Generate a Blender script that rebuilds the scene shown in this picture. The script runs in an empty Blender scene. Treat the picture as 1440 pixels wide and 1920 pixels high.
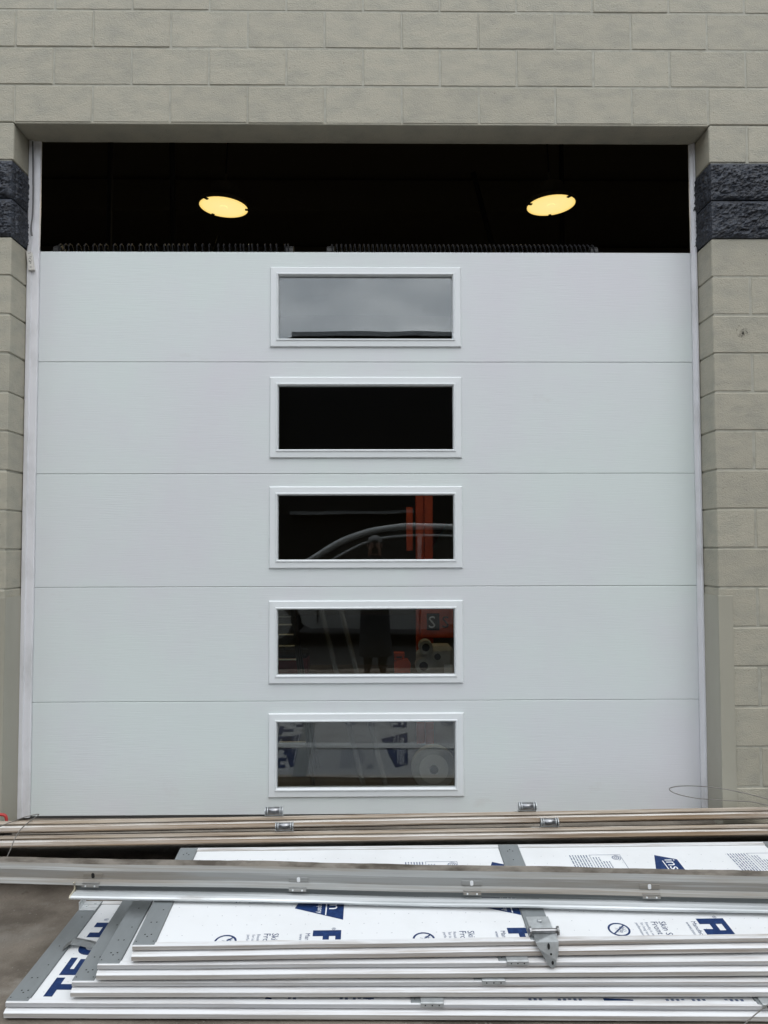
import bpy, bmesh, math, random
from mathutils import Vector, Matrix, Euler, noise
R = math.radians
random.seed(7)
S = bpy.context.scene
COL = S.collection

# ------------------------------------------------------------------ camera, sky, sun, exposure
cam_d = bpy.data.cameras.new('camera')
cam = bpy.data.objects.new('camera', cam_d)
COL.objects.link(cam)
S.camera = cam
cam_d.sensor_fit = 'VERTICAL'
cam_d.sensor_height = 36
cam_d.lens = 1420 / 1920 * 36
cam_d.clip_start = 0.02
cam_d.clip_end = 500
CAM = Vector((0.057, 0, 1.4453))
cam.location = CAM
cam.rotation_euler = (Matrix.Rotation(-0.01214, 4, 'Z') @ Matrix.Rotation(math.pi / 2 + 0.0428, 4, 'X') @ Matrix.Rotation(-0.00232, 4, 'Z')).to_euler()

W = bpy.data.worlds.new('World')
S.world = W
W.use_nodes = True
wn, wl = W.node_tree.nodes, W.node_tree.links
wn.clear()
SUN_EL, SUN_ROT = R(52), R(155)
sky = wn.new('ShaderNodeTexSky'); sky.sky_type = 'NISHITA'; sky.sun_disc = False
sky.sun_elevation = SUN_EL; sky.sun_rotation = SUN_ROT
sky.air_density = 1.0; sky.dust_density = 3.0
tc = wn.new('ShaderNodeTexCoord')
mp = wn.new('ShaderNodeMapping'); mp.inputs['Scale'].default_value = (1.6, 1.6, 3.4)
nz = wn.new('ShaderNodeTexNoise'); nz.inputs['Scale'].default_value = 3.6; nz.inputs['Detail'].default_value = 5; nz.inputs['Roughness'].default_value = 0.5
cr = wn.new('ShaderNodeValToRGB')
cr.color_ramp.elements[0].position = 0.3; cr.color_ramp.elements[0].color = (8.6, 9.4, 10.5, 1)
cr.color_ramp.elements[1].position = 0.72; cr.color_ramp.elements[1].color = (19.4, 20.0, 20.6, 1)
mx = wn.new('ShaderNodeMix'); mx.data_type = 'RGBA'; mx.inputs[0].default_value = 0.93
bg = wn.new('ShaderNodeBackground'); bg.inputs['Strength'].default_value = 0.1
wo = wn.new('ShaderNodeOutputWorld')
wl.new(tc.outputs['Generated'], mp.inputs['Vector']); wl.new(mp.outputs['Vector'], nz.inputs['Vector'])
wl.new(nz.outputs['Fac'], cr.inputs['Fac'])
wl.new(sky.outputs['Color'], mx.inputs[6]); wl.new(cr.outputs['Color'], mx.inputs[7])
wl.new(mx.outputs[2], bg.inputs['Color']); wl.new(bg.outputs['Background'], wo.inputs['Surface'])

sd = bpy.data.lights.new('sun', 'SUN'); sd.energy = 0.5; sd.angle = R(40); sd.color = (1, 0.97, 0.93)
sun = bpy.data.objects.new('sun', sd); COL.objects.link(sun)
sdir = Vector((math.sin(SUN_ROT) * math.cos(SUN_EL), math.cos(SUN_ROT) * math.cos(SUN_EL), math.sin(SUN_EL)))
sun.rotation_euler = sdir.to_track_quat('Z', 'Y').to_euler()
sun.location = (4, -6, 9)

vs = S.view_settings
S.display_settings.display_device = 'sRGB'
vs.view_transform = 'Standard'; vs.look = 'None'; vs.exposure = 0.44; vs.gamma = 1; vs.use_curve_mapping = False

# ------------------------------------------------------------------ materials
def mat(name, col, rough=0.6, metal=0.0, spec=0.5, vary=None, bump=None, coat=0.0, noise_scale=(1, 1, 1), space='Object'):
    """vary = (colour2, scale, lo, hi, stretch); bump = list of (scale, strength, stretch, detail, distance)"""
    m = bpy.data.materials.new(name); m.use_nodes = True
    n, l = m.node_tree.nodes, m.node_tree.links
    b = n['Principled BSDF']
    b.inputs['Base Color'].default_value = (*col, 1)
    b.inputs['Roughness'].default_value = rough
    b.inputs['Metallic'].default_value = metal
    b.inputs['Specular IOR Level'].default_value = spec
    b.inputs['Coat Weight'].default_value = coat
    t = n.new('ShaderNodeTexCoord')
    last = None
    for (c2, sc, lo, hi, st) in (vary or []):
        mp = n.new('ShaderNodeMapping'); mp.inputs['Scale'].default_value = st
        x = n.new('ShaderNodeTexNoise'); x.inputs['Scale'].default_value = sc; x.inputs['Detail'].default_value = 6; x.inputs['Roughness'].default_value = 0.6
        r = n.new('ShaderNodeMapRange'); r.inputs[1].default_value = lo; r.inputs[2].default_value = hi
        k = n.new('ShaderNodeMix'); k.data_type = 'RGBA'
        k.inputs[6].default_value = (*col, 1); k.inputs[7].default_value = (*c2, 1)
        l.new(t.outputs[space], mp.inputs['Vector']); l.new(mp.outputs['Vector'], x.inputs['Vector'])
        l.new(x.outputs['Fac'], r.inputs[0]); l.new(r.outputs[0], k.inputs[0])
        if last: l.new(last, k.inputs[6])
        last = k.outputs[2]
    if last: l.new(last, b.inputs['Base Color'])
    ln = None
    for (sc, sg, st, det, dist) in (bump or []):
        mp = n.new('ShaderNodeMapping'); mp.inputs['Scale'].default_value = st
        x = n.new('ShaderNodeTexNoise'); x.inputs['Scale'].default_value = sc; x.inputs['Detail'].default_value = det
        u = n.new('ShaderNodeBump'); u.inputs['Strength'].default_value = sg; u.inputs['Distance'].default_value = dist
        l.new(t.outputs[space], mp.inputs['Vector']); l.new(mp.outputs['Vector'], x.inputs['Vector'])
        l.new(x.outputs['Fac'], u.inputs['Height'])
        if ln: l.new(ln, u.inputs['Normal'])
        ln = u.outputs['Normal']
    if ln: l.new(ln, b.inputs['Normal'])
    m['bsdf'] = b.name
    return m

def rand_tint(m, amount):
    """each block of a shared mesh a shade lighter or darker"""
    n, l = m.node_tree.nodes, m.node_tree.links
    b = n['Principled BSDF']
    oi = n.new('ShaderNodeObjectInfo')
    mr = n.new('ShaderNodeMapRange'); mr.inputs[3].default_value = 1 - amount; mr.inputs[4].default_value = 1 + amount
    hv = n.new('ShaderNodeHueSaturation')
    src = b.inputs['Base Color'].links[0].from_socket if b.inputs['Base Color'].links else None
    if src: l.new(src, hv.inputs['Color'])
    else: hv.inputs['Color'].default_value = b.inputs['Base Color'].default_value
    l.new(oi.outputs['Random'], mr.inputs[0]); l.new(mr.outputs[0], hv.inputs['Value'])
    l.new(hv.outputs['Color'], b.inputs['Base Color'])

M = {}
BLK = (0.410, 0.384, 0.308)
M['block'] = mat('painted_block', BLK, 0.62, spec=0.35,
                 vary=[((0.33, 0.32, 0.265), 7, 0.42, 0.72, (1, 1, 2)), ((0.17, 0.16, 0.13), 85, 0.655, 0.71, (1, 1, 1.6)), ((0.52, 0.50, 0.43), 120, 0.67, 0.75, (1, 1, 1.5))],
                 bump=[(26, 0.2, (1, 1, 1.5), 5, 0.008), (140, 0.55, (1, 1, 1.5), 3, 0.006)], space='Object')
rand_tint(M['block'], 0.045)
# every block samples the noise somewhere else
def offset_by_object(m):
    n, l = m.node_tree.nodes, m.node_tree.links
    oi = n.new('ShaderNodeObjectInfo')
    sc = n.new('ShaderNodeVectorMath'); sc.operation = 'SCALE'; sc.inputs['Scale'].default_value = 3.7
    l.new(oi.outputs['Location'], sc.inputs[0])
    for mp in [x for x in n if x.bl_idname == 'ShaderNodeMapping']:
        src = mp.inputs['Vector'].links[0].from_socket
        ad = n.new('ShaderNodeVectorMath'); ad.operation = 'ADD'
        l.new(src, ad.inputs[0]); l.new(sc.outputs[0], ad.inputs[1]); l.new(ad.outputs[0], mp.inputs['Vector'])
offset_by_object(M['block'])
M['scuff'] = mat('chipped_paint', (0.17, 0.16, 0.135), 0.9)
M['mortar'] = mat('painted_mortar', (0.40, 0.39, 0.33), 0.65, vary=[((0.31, 0.30, 0.245), 20, 0.4, 0.7, (1, 1, 1))], bump=[(90, 0.4, (1, 1, 1), 3, 0.004)])
M['guard'] = mat('painted_steel_guard', (0.375, 0.358, 0.292), 0.45, vary=[((0.335, 0.32, 0.262), 3, 0.4, 0.7, (1, 1, 0.4))], bump=[(14, 0.15, (1, 1, 0.4), 2, 0.004)])
M['split'] = mat('split_face_block', (0.030, 0.037, 0.052), 0.5, spec=0.5,
                 vary=[((0.014, 0.015, 0.02), 45, 0.42, 0.62, (1, 1, 1.6)), ((0.072, 0.080, 0.098), 130, 0.6, 0.75, (1, 1, 1.6))],
                 bump=[(70, 0.8, (1, 1, 1.7), 6, 0.01), (260, 0.4, (1, 1, 1), 3, 0.004)])
M['door'] = mat('white_door_steel', (0.69, 0.75, 0.735), 0.42, spec=0.4,
                vary=[((0.69, 0.695, 0.725), 0.9, 0.4, 0.65, (1, 1, 1)), ((0.60, 0.60, 0.585), 2.6, 0.66, 0.85, (1, 1, 1.5)), ((0.5, 0.5, 0.48), 40, 0.74, 0.80, (1, 1, 1.5))],
                bump=[(7, 0.28, (1.0, 1, 30), 6, 0.003), (1.1, 0.12, (1, 1, 1.2), 2, 0.02)])
M['frame'] = mat('white_frame_plastic', (0.76, 0.79, 0.80), 0.35, spec=0.45)
M['trim'] = mat('white_vinyl_trim', (0.76, 0.76, 0.79), 0.4, vary=[((0.60, 0.60, 0.61), 7, 0.48, 0.72, (1, 1, 0.5)), ((0.42, 0.42, 0.43), 26, 0.68, 0.8, (1, 1, 0.6))], bump=[(8, 0.2, (1, 1, 0.6), 2, 0.004)])
M['strip'] = mat('black_seal', (0.05, 0.05, 0.05), 0.8)
M['ground'] = mat('concrete_ground', (0.23, 0.20, 0.165), 0.85, spec=0.3,
                  vary=[((0.115, 0.097, 0.078), 2.4, 0.42, 0.62, (1, 1, 1)), ((0.25, 0.23, 0.20), 5, 0.55, 0.75, (1, 1, 1)), ((0.11, 0.09, 0.07), 14, 0.63, 0.75, (1, 1, 1)), ((0.32, 0.30, 0.27), 90, 0.64, 0.72, (1, 1, 1)), ((0.07, 0.058, 0.045), 130, 0.66, 0.74, (1, 1, 1))],
                  bump=[(90, 0.6, (1, 1, 1), 5, 0.006), (7, 0.2, (1, 1, 1), 3, 0.01)])
M['concrete_in'] = mat('shop_floor', (0.10, 0.10, 0.10), 0.6)
M['dark_in'] = mat('dark_interior_paint', (0.17, 0.155, 0.12), 0.9, spec=0.15)
M['dark_steel'] = mat('dark_steel', (0.03, 0.03, 0.031), 0.85, spec=0.1)
M['spring'] = mat('oiled_spring_steel', (0.016, 0.016, 0.018), 0.7, spec=0.15)
M['foam'] = mat('white_insulation', (0.75, 0.765, 0.775), 0.4, spec=0.4, vary=[((0.70, 0.71, 0.715), 3, 0.45, 0.7, (1, 1, 1))], bump=[(5, 0.15, (1, 1, 1), 2, 0.004)])
M['foam_dimmed'] = mat('dimmed_insulation', (0.47, 0.485, 0.50), 0.5, vary=[((0.40, 0.405, 0.41), 3, 0.45, 0.7, (1, 1, 1))])  # insulation copy darkened to dim its reflection in the lowest window
M['print'] = mat('blue_print', (0.008, 0.028, 0.105), 0.5, spec=0.2, vary=[((0.018, 0.048, 0.155), 60, 0.5, 0.7, (1, 1, 1))])
M['print_small'] = mat('grey_blue_print', (0.10, 0.13, 0.22), 0.5)
M['print_white'] = mat('white_print', (0.8, 0.82, 0.84), 0.4)
M['speck'] = mat('perforation_dark', (0.33, 0.34, 0.36), 0.8)
M['hole'] = mat('hole_black', (0.012, 0.012, 0.012), 0.9)
def skin_mat(name, dirt, low, up, lip=(0.74, 0.75, 0.76, 1)):
    m = mat(name, (0.74, 0.75, 0.76), 0.4, spec=0.4)
    n, l = m.node_tree.nodes, m.node_tree.links
    b = n['Principled BSDF']; t = n.new('ShaderNodeTexCoord')
    def nz(scale, st, lo, hi):
        mp = n.new('ShaderNodeMapping'); mp.inputs['Scale'].default_value = st
        x = n.new('ShaderNodeTexNoise'); x.inputs['Scale'].default_value = scale; x.inputs['Detail'].default_value = 7; x.inputs['Roughness'].default_value = 0.62
        r = n.new('ShaderNodeMapRange'); r.inputs[1].default_value = lo; r.inputs[2].default_value = hi
        l.new(t.outputs['Object'], mp.inputs['Vector']); l.new(mp.outputs['Vector'], x.inputs['Vector']); l.new(x.outputs['Fac'], r.inputs[0])
        return r.outputs[0]
    # grime plus painted shade darkening the upright joint faces, by height on the panel edge
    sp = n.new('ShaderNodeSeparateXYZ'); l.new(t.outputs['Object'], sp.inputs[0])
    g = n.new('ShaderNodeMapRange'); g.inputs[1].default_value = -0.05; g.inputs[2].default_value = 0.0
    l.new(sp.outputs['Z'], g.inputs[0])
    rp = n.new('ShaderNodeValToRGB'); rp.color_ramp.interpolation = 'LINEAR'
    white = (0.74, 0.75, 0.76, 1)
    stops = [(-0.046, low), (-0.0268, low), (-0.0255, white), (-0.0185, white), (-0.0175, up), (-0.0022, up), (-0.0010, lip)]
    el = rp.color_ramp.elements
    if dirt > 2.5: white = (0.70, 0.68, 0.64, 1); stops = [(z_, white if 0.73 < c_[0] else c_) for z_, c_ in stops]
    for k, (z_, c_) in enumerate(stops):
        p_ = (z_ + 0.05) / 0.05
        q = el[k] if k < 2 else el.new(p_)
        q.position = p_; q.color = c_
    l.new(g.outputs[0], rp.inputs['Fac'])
    a1 = nz(1.1, (1, 6, 60), 0.25, 0.62); a2 = nz(2.6, (1, 14, 60), 0.50 - 0.02 * dirt, 0.68 - 0.02 * dirt); a3 = nz(14, (0.25, 4, 30), 0.56, 0.72)
    k1 = n.new('ShaderNodeMix'); k1.data_type = 'RGBA'; k1.inputs[6].default_value = white
    l.new(a1, k1.inputs[0]); l.new(rp.outputs['Color'], k1.inputs[7])
    m2 = n.new('ShaderNodeMath'); m2.operation = 'MULTIPLY'; m2.inputs[1].default_value = min(1, 0.28 * dirt); l.new(a2, m2.inputs[0])
    k2 = n.new('ShaderNodeMix'); k2.data_type = 'RGBA'; k2.inputs[7].default_value = (0.25, 0.175, 0.11, 1)
    l.new(k1.outputs[2], k2.inputs[6]); l.new(m2.outputs[0], k2.inputs[0])
    m3 = n.new('ShaderNodeMath'); m3.operation = 'MULTIPLY'; m3.inputs[1].default_value = min(1, 0.22 * dirt); l.new(a3, m3.inputs[0])
    k3 = n.new('ShaderNodeMix'); k3.data_type = 'RGBA'; k3.inputs[7].default_value = (0.33, 0.30, 0.26, 1)
    l.new(k2.outputs[2], k3.inputs[6]); l.new(m3.outputs[0], k3.inputs[0])
    l.new(k3.outputs[2], b.inputs['Base Color'])
    return m
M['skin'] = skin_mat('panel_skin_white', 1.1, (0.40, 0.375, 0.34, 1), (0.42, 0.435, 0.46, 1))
M['skin_low'] = skin_mat('panel_skin_film_shade', 1.4, (0.42, 0.395, 0.35, 1), (0.45, 0.465, 0.48, 1))
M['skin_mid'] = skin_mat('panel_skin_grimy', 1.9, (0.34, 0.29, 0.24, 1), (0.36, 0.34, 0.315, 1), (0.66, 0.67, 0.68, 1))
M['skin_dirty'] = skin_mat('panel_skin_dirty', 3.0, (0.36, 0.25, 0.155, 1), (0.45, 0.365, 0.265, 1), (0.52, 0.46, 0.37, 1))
M['stile'] = mat('grey_galvanised_stile', (0.235, 0.255, 0.262), 0.5, metal=0.25, vary=[((0.19, 0.205, 0.21), 4, 0.4, 0.7, (3, 1, 1)), ((0.29, 0.31, 0.315), 9, 0.6, 0.8, (4, 1, 1))], bump=[(5, 0.1, (1, 1, 1), 2, 0.006)])
M['galv'] = mat('galvanised_steel', (0.80, 0.83, 0.84), 0.34, metal=0.25, vary=[((0.42, 0.45, 0.455), 2.6, 0.42, 0.7, (0.5, 24, 24)), ((0.66, 0.70, 0.71), 5, 0.55, 0.8, (0.6, 20, 20)), ((0.25, 0.21, 0.17), 3, 0.62, 0.8, (0.8, 6, 6))], bump=[(2, 0.12, (0.6, 8, 8), 3, 0.004)])
M['galv_shaded'] = mat('shaded_galvanised_web', (0.20, 0.215, 0.215), 0.45, metal=0.5, vary=[((0.14, 0.15, 0.15), 2, 0.4, 0.7, (0.5, 14, 14)), ((0.30, 0.32, 0.32), 4, 0.58, 0.8, (0.5, 20, 20))])  # recess shade painted in as a darker copy of the galvanised steel
M['galv_dull'] = mat('dull_galvanised_angle', (0.33, 0.34, 0.335), 0.5, metal=0.4, vary=[((0.27, 0.235, 0.19), 1.4, 0.42, 0.68, (0.7, 9, 9)), ((0.47, 0.485, 0.485), 4, 0.52, 0.75, (0.5, 24, 24)), ((0.16, 0.165, 0.165), 6, 0.60, 0.78, (0.4, 30, 30))], bump=[(2, 0.12, (0.8, 8, 8), 3, 0.004)])
M['rusty'] = mat('dirty_flange', (0.27, 0.245, 0.21), 0.8, metal=0.1, vary=[((0.10, 0.085, 0.068), 8, 0.42, 0.66, (1, 3, 3)), ((0.36, 0.34, 0.30), 3, 0.55, 0.8, (1, 3, 3))])
M['hinge'] = mat('zinc_hinge', (0.50, 0.525, 0.535), 0.4, metal=0.4, vary=[((0.37, 0.39, 0.395), 30, 0.4, 0.7, (1, 1, 1))])
M['barrel'] = mat('worn_steel_barrel', (0.33, 0.335, 0.345), 0.3, metal=0.85, vary=[((0.12, 0.115, 0.11), 30, 0.5, 0.75, (1, 1, 1))])
M['wire'] = mat('steel_wire', (0.20, 0.19, 0.175), 0.45, metal=0.6)
M['cord'] = mat('grey_cord', (0.13, 0.13, 0.135), 0.7)
M['red'] = mat('red_plastic', (0.42, 0.035, 0.03), 0.45)
M['orange'] = mat('orange_paint', (0.75, 0.10, 0.025), 0.45, vary=[((0.55, 0.07, 0.02), 6, 0.45, 0.7, (1, 1, 1))])
M['maroon'] = mat('maroon_toolbox', (0.22, 0.02, 0.035), 0.45)
M['pipe_grey'] = mat('grey_pipe', (0.22, 0.22, 0.21), 0.6)
M['machine'] = mat('dull_white_casting', (0.48, 0.48, 0.44), 0.55, vary=[((0.34, 0.34, 0.31), 12, 0.45, 0.7, (1, 1, 1))])
M['black_rubber'] = mat('black_rubber', (0.02, 0.02, 0.02), 0.6)
M['black_pipe'] = mat('black_ladder_rail', (0.03, 0.03, 0.032), 0.3, spec=0.6)
M['alu'] = mat('aluminium', (0.6, 0.62, 0.63), 0.35, metal=0.8)
M['wood'] = mat('dark_timber', (0.06, 0.045, 0.03), 0.8)
M['opp'] = mat('dark_cladding', (0.012, 0.012, 0.012), 0.9, spec=0.1)
M['opp_lite'] = mat('grey_parapet_metal', (0.26, 0.27, 0.28), 0.6)
M['opp_mid'] = mat('weathered_canopy_metal', (0.13, 0.135, 0.135), 0.7)
M['asphalt'] = mat('asphalt', (0.035, 0.035, 0.035), 0.95, spec=0.1)
M['car'] = mat('silver_car_paint', (0.36, 0.37, 0.37), 0.3, metal=0.3, coat=0.6)
M['car_glass'] = mat('dark_car_glass', (0.01, 0.01, 0.012), 0.08)
M['skin_human'] = mat('skin_tone', (0.24, 0.14, 0.105), 0.55)
M['cloth_dark'] = mat('dark_clothing', (0.02, 0.021, 0.025), 0.85)
M['hair'] = mat('dark_cap_cloth', (0.05, 0.045, 0.04), 0.9)
M['cap_grey'] = mat('grey_cap_cloth', (0.2, 0.2, 0.2), 0.9)
M['paper'] = mat('off_white_foam_scrap', (0.72, 0.70, 0.66), 0.7)

g = bpy.data.materials.new('window_glass'); g.use_nodes = True
n, l = g.node_tree.nodes, g.node_tree.links
n.clear()
tr = n.new('ShaderNodeBsdfTransparent'); tr.inputs['Color'].default_value = (0.93, 0.94, 0.935, 1)
gl = n.new('ShaderNodeBsdfGlossy'); gl.inputs['Roughness'].default_value = 0.0; gl.inputs['Color'].default_value = (0.96, 0.98, 1, 1)
fr = n.new('ShaderNodeFresnel'); fr.inputs['IOR'].default_value = 1.56
mxs = n.new('ShaderNodeMixShader'); out = n.new('ShaderNodeOutputMaterial')
t = n.new('ShaderNodeTexCoord')
x = n.new('ShaderNodeTexNoise'); x.inputs['Scale'].default_value = 3.0; x.inputs['Detail'].default_value = 1
u = n.new('ShaderNodeBump'); u.inputs['Strength'].default_value = 0.022; u.inputs['Distance'].default_value = 0.02
l.new(t.outputs['Object'], x.inputs['Vector']); l.new(x.outputs['Fac'], u.inputs['Height'])
l.new(u.outputs['Normal'], gl.inputs['Normal'])
l.new(fr.outputs[0], mxs.inputs[0]); l.new(tr.outputs[0], mxs.inputs[1]); l.new(gl.outputs[0], mxs.inputs[2])
l.new(mxs.outputs[0], out.inputs['Surface'])
M['glass'] = g

lm = bpy.data.materials.new('lamp_lens_glow'); lm.use_nodes = True
n, l = lm.node_tree.nodes, lm.node_tree.links
b = n['Principled BSDF']; b.inputs['Base Color'].default_value = (0.8, 0.7, 0.4, 1)
t = n.new('ShaderNodeTexCoord'); ln_ = n.new('ShaderNodeVectorMath'); ln_.operation = 'LENGTH'
rp = n.new('ShaderNodeValToRGB')
rp.color_ramp.elements[0].position = 0.0; rp.color_ramp.elements[0].color = (1.0, 0.80, 0.34, 1)
rp.color_ramp.elements[1].position = 0.21; rp.color_ramp.elements[1].color = (1.0, 0.66, 0.15, 1)
e2 = rp.color_ramp.elements.new(0.165); e2.color = (1.0, 0.78, 0.29, 1)
l.new(t.outputs['Object'], ln_.inputs[0]); l.new(ln_.outputs['Value'], rp.inputs['Fac'])
l.new(rp.outputs['Color'], b.inputs['Emission Color']); b.inputs['Emission Strength'].default_value = 0.76
M['lamp'] = lm

# ------------------------------------------------------------------ helpers
def link(name, me, m, parent=None, loc=None):
    o = bpy.data.objects.new(name, me); COL.objects.link(o)
    if m is not None and not me.materials: me.materials.append(m)
    if parent is not None: o.parent = parent
    if loc is not None: o.location = loc
    return o
def fin(name, bm, m, parent=None, smooth=False, loc=None):
    me = bpy.data.meshes.new(name)
    bmesh.ops.recalc_face_normals(bm, faces=bm.faces)
    bm.to_mesh(me); bm.free()
    if smooth:
        for p in me.polygons: p.use_smooth = True
    return link(name, me, m, parent, loc)
def thing(name, label, cat, loc=(0, 0, 0), group=None, mtx=None):
    o = bpy.data.objects.new(name, None); COL.objects.link(o)
    o.empty_display_size = 0.1
    if mtx is not None: o.matrix_world = mtx
    else: o.location = loc
    o['label'] = label; o['category'] = cat
    if group: o['group'] = group
    return o
def tag(o, label, cat, group=None):
    o['label'] = label; o['category'] = cat
    if group: o['group'] = group
    return o
def box(bm, x0, x1, y0, y1, z0, z1, bev=0.0, seg=1):
    r = bmesh.ops.create_cube(bm, size=1)
    bmesh.ops.scale(bm, vec=(x1 - x0, y1 - y0, z1 - z0), verts=r['verts'])
    bmesh.ops.translate(bm, vec=((x0 + x1) / 2, (y0 + y1) / 2, (z0 + z1) / 2), verts=r['verts'])
    if bev:
        es = list({e for v in r['verts'] for e in v.link_edges})
        bmesh.ops.bevel(bm, geom=es, offset=bev, segments=seg, affect='EDGES', profile=0.5)
def boxes(*bs, bev=0.0):
    bm = bmesh.new()
    for b in bs: box(bm, *b, bev=bev)
    return bm
def cyl(bm, p0, p1, r0, r1=None, seg=16):
    p0, p1 = Vector(p0), Vector(p1); r1 = r0 if r1 is None else r1
    d = p1 - p0
    q = bmesh.ops.create_cone(bm, cap_ends=True, segments=seg, radius1=r0, radius2=r1, depth=d.length)
    bmesh.ops.transform(bm, matrix=Matrix.Translation((p0 + p1) / 2) @ d.to_track_quat('Z', 'Y').to_matrix().to_4x4(), verts=q['verts'])
def catmull(pts, n=8):
    P = [Vector(p) for p in pts]; P = [P[0] * 2 - P[1]] + P + [P[-1] * 2 - P[-2]]
    o = []
    for i in range(1, len(P) - 2):
        for k in range(n):
            t = k / n
            o.append(0.5 * ((2 * P[i]) + (P[i + 1] - P[i - 1]) * t + (2 * P[i - 1] - 5 * P[i] + 4 * P[i + 1] - P[i + 2]) * t * t + (-P[i - 1] + 3 * P[i] - 3 * P[i + 1] + P[i + 2]) * t ** 3))
    o.append(P[-2]); return o
def tube(bm, pts, r, seg=6):
    rings = []; up = Vector((0.13, 0.31, 0.94))
    for i, p in enumerate(pts):
        d = (pts[min(i + 1, len(pts) - 1)] - pts[max(i - 1, 0)]).normalized()
        a = d.cross(up).normalized(); c = d.cross(a).normalized(); 
        rings.append([bm.verts.new(p + r * (math.cos(2 * math.pi * k / seg) * a + math.sin(2 * math.pi * k / seg) * c)) for k in range(seg)])
    for A, B in zip(rings, rings[1:]):
        for k in range(seg): bm.faces.new((A[k], A[(k + 1) % seg], B[(k + 1) % seg], B[k]))
    bm.faces.new(rings[0][::-1]); bm.faces.new(rings[-1])
def rect_loft(bm, cx, cz, w, h, prof, cap=False):
    """rectangular rings in the XZ plane: prof = [(inset, y)]"""
    loops = []
    for ins, y in prof:
        a, c = w / 2 - ins, h / 2 - ins
        loops.append([bm.verts.new((cx + sx * a, y, cz + sz * c)) for sx, sz in ((-1, -1), (1, -1), (1, 1), (-1, 1))])
    for A, B in zip(loops, loops[1:]):
        for k in range(4): bm.faces.new((A[k], A[(k + 1) % 4], B[(k + 1) % 4], B[k]))
    return loops
def extrude_profile(bm, prof, x0, x1, n=1, wob=None, closed=True):
    """prof: [(y, z)] swept along X; wob(x, i) -> (dy, dz)"""
    rings = []
    for k in range(n + 1):
        x = x0 + (x1 - x0) * k / n
        rings.append([bm.verts.new((x, y + (wob(x, i)[0] if wob else 0), z + (wob(x, i)[1] if wob else 0))) for i, (y, z) in enumerate(prof)])
    m = len(prof)
    for A, B in zip(rings, rings[1:]):
        for k in range(m if closed else m - 1): bm.faces.new((A[k], A[(k + 1) % m], B[(k + 1) % m], B[k]))
    if closed:
        bm.faces.new(rings[0][::-1]); bm.faces.new(rings[-1])

# ------------------------------------------------------------------ ground and sky-side setting
B = 0.2032
DW, DD = 3.898, 4.0904          # front of the block wall, front of the door
bm = bmesh.new()
NX, NY = 30, 30
box(bm, -60, 60, -60, 60, -0.4, 0.0)
o = fin('ground', bm, M['ground']); o['kind'] = 'structure'

bm = bmesh.new(); box(bm, -40, 40, -14, -0.7, -0.05, 0.004)
o = fin('yard_asphalt', bm, M['asphalt']); o['kind'] = 'structure'

bm = bmesh.new(); rnd = random.Random(33)
for k in range(420):
    x, y, q = rnd.uniform(-2.2, 1.6), rnd.choice((rnd.uniform(2.1, 2.38), rnd.uniform(2.3, 3.1))), rnd.uniform(.0012, .0042)
    if x > -1.0 and y > 2.37: continue
    V_ = [bm.verts.new((x + q * rnd.uniform(.6, 1.3) * math.cos(t_), y + q * rnd.uniform(.6, 1.3) * math.sin(t_), 0)) for t_ in (0, 1.6, 3.1, 4.6)]
    tp = bm.verts.new((x, y, q * rnd.uniform(.5, 1.0)))
    for i_ in range(4): bm.faces.new((V_[i_], V_[(i_ + 1) % 4], tp))
o = fin('grit', bm, M['scuff']); o['kind'] = 'stuff'; o['label'] = 'loose grit scattered on the concrete before the panels'; o['category'] = 'grit'

# ------------------------------------------------------------------ the building of painted blocks
bld = thing('garage_building', 'taupe painted concrete block building with a dark rough stone band and wide door opening', 'building', (0, DW, 0))
inv = Matrix.Translation((0, -DW, 0))
def bpart(name, bm, m, **k):
    bmesh.ops.transform(bm, matrix=inv, verts=bm.verts)
    return fin(name, bm, m, bld, **k)
J = 0.0034      # half joint
me_blocks = {}
def block_mesh(wd):
    if wd not in me_blocks:
        bm = bmesh.new(); box(bm, -wd / 2 + J, wd / 2 - J, -0.0, 0.188, -B / 2 + J, B / 2 - J, bev=0.0045, seg=1)
        bmesh.ops.recalc_face_normals(bm, faces=bm.faces)
        me = bpy.data.meshes.new('concrete_block'); bm.to_mesh(me); bm.free(); me.materials.append(M['block'])
        me_blocks[wd] = me
    return me_blocks[wd]
first = True
for k in range(0, 23):
    if k in (15, 16): continue
    par = 1 if k % 2 == 0 else 0
    js = [j for j in range(-17, 18) if j % 2 == par]
    if k < 18:
        left = sorted(set([j for j in js if j < -9] + [-9])); right = sorted(set([j for j in js if j > 9] + [9]))
        spans = list(zip(left, left[1:])) + list(zip(right, right[1:]))
    else:
        spans = list(zip(js, js[1:]))
    for a, c in spans:
        o = link('concrete_block', block_mesh((c - a) * B), M['block'], bld)
        o.location = ((a + c) / 2 * B + random.uniform(-.0012, .0012), random.uniform(-.0016, .0016), (k + .5) * B + random.uniform(-.0012, .0012))
        o.rotation_euler = (random.uniform(-.002, .002), random.uniform(-.002, .002), random.uniform(-.002, .002))
        if k < 18 and (a == 9 or c == -9): o.location.x += -J if a == 9 else J
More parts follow.
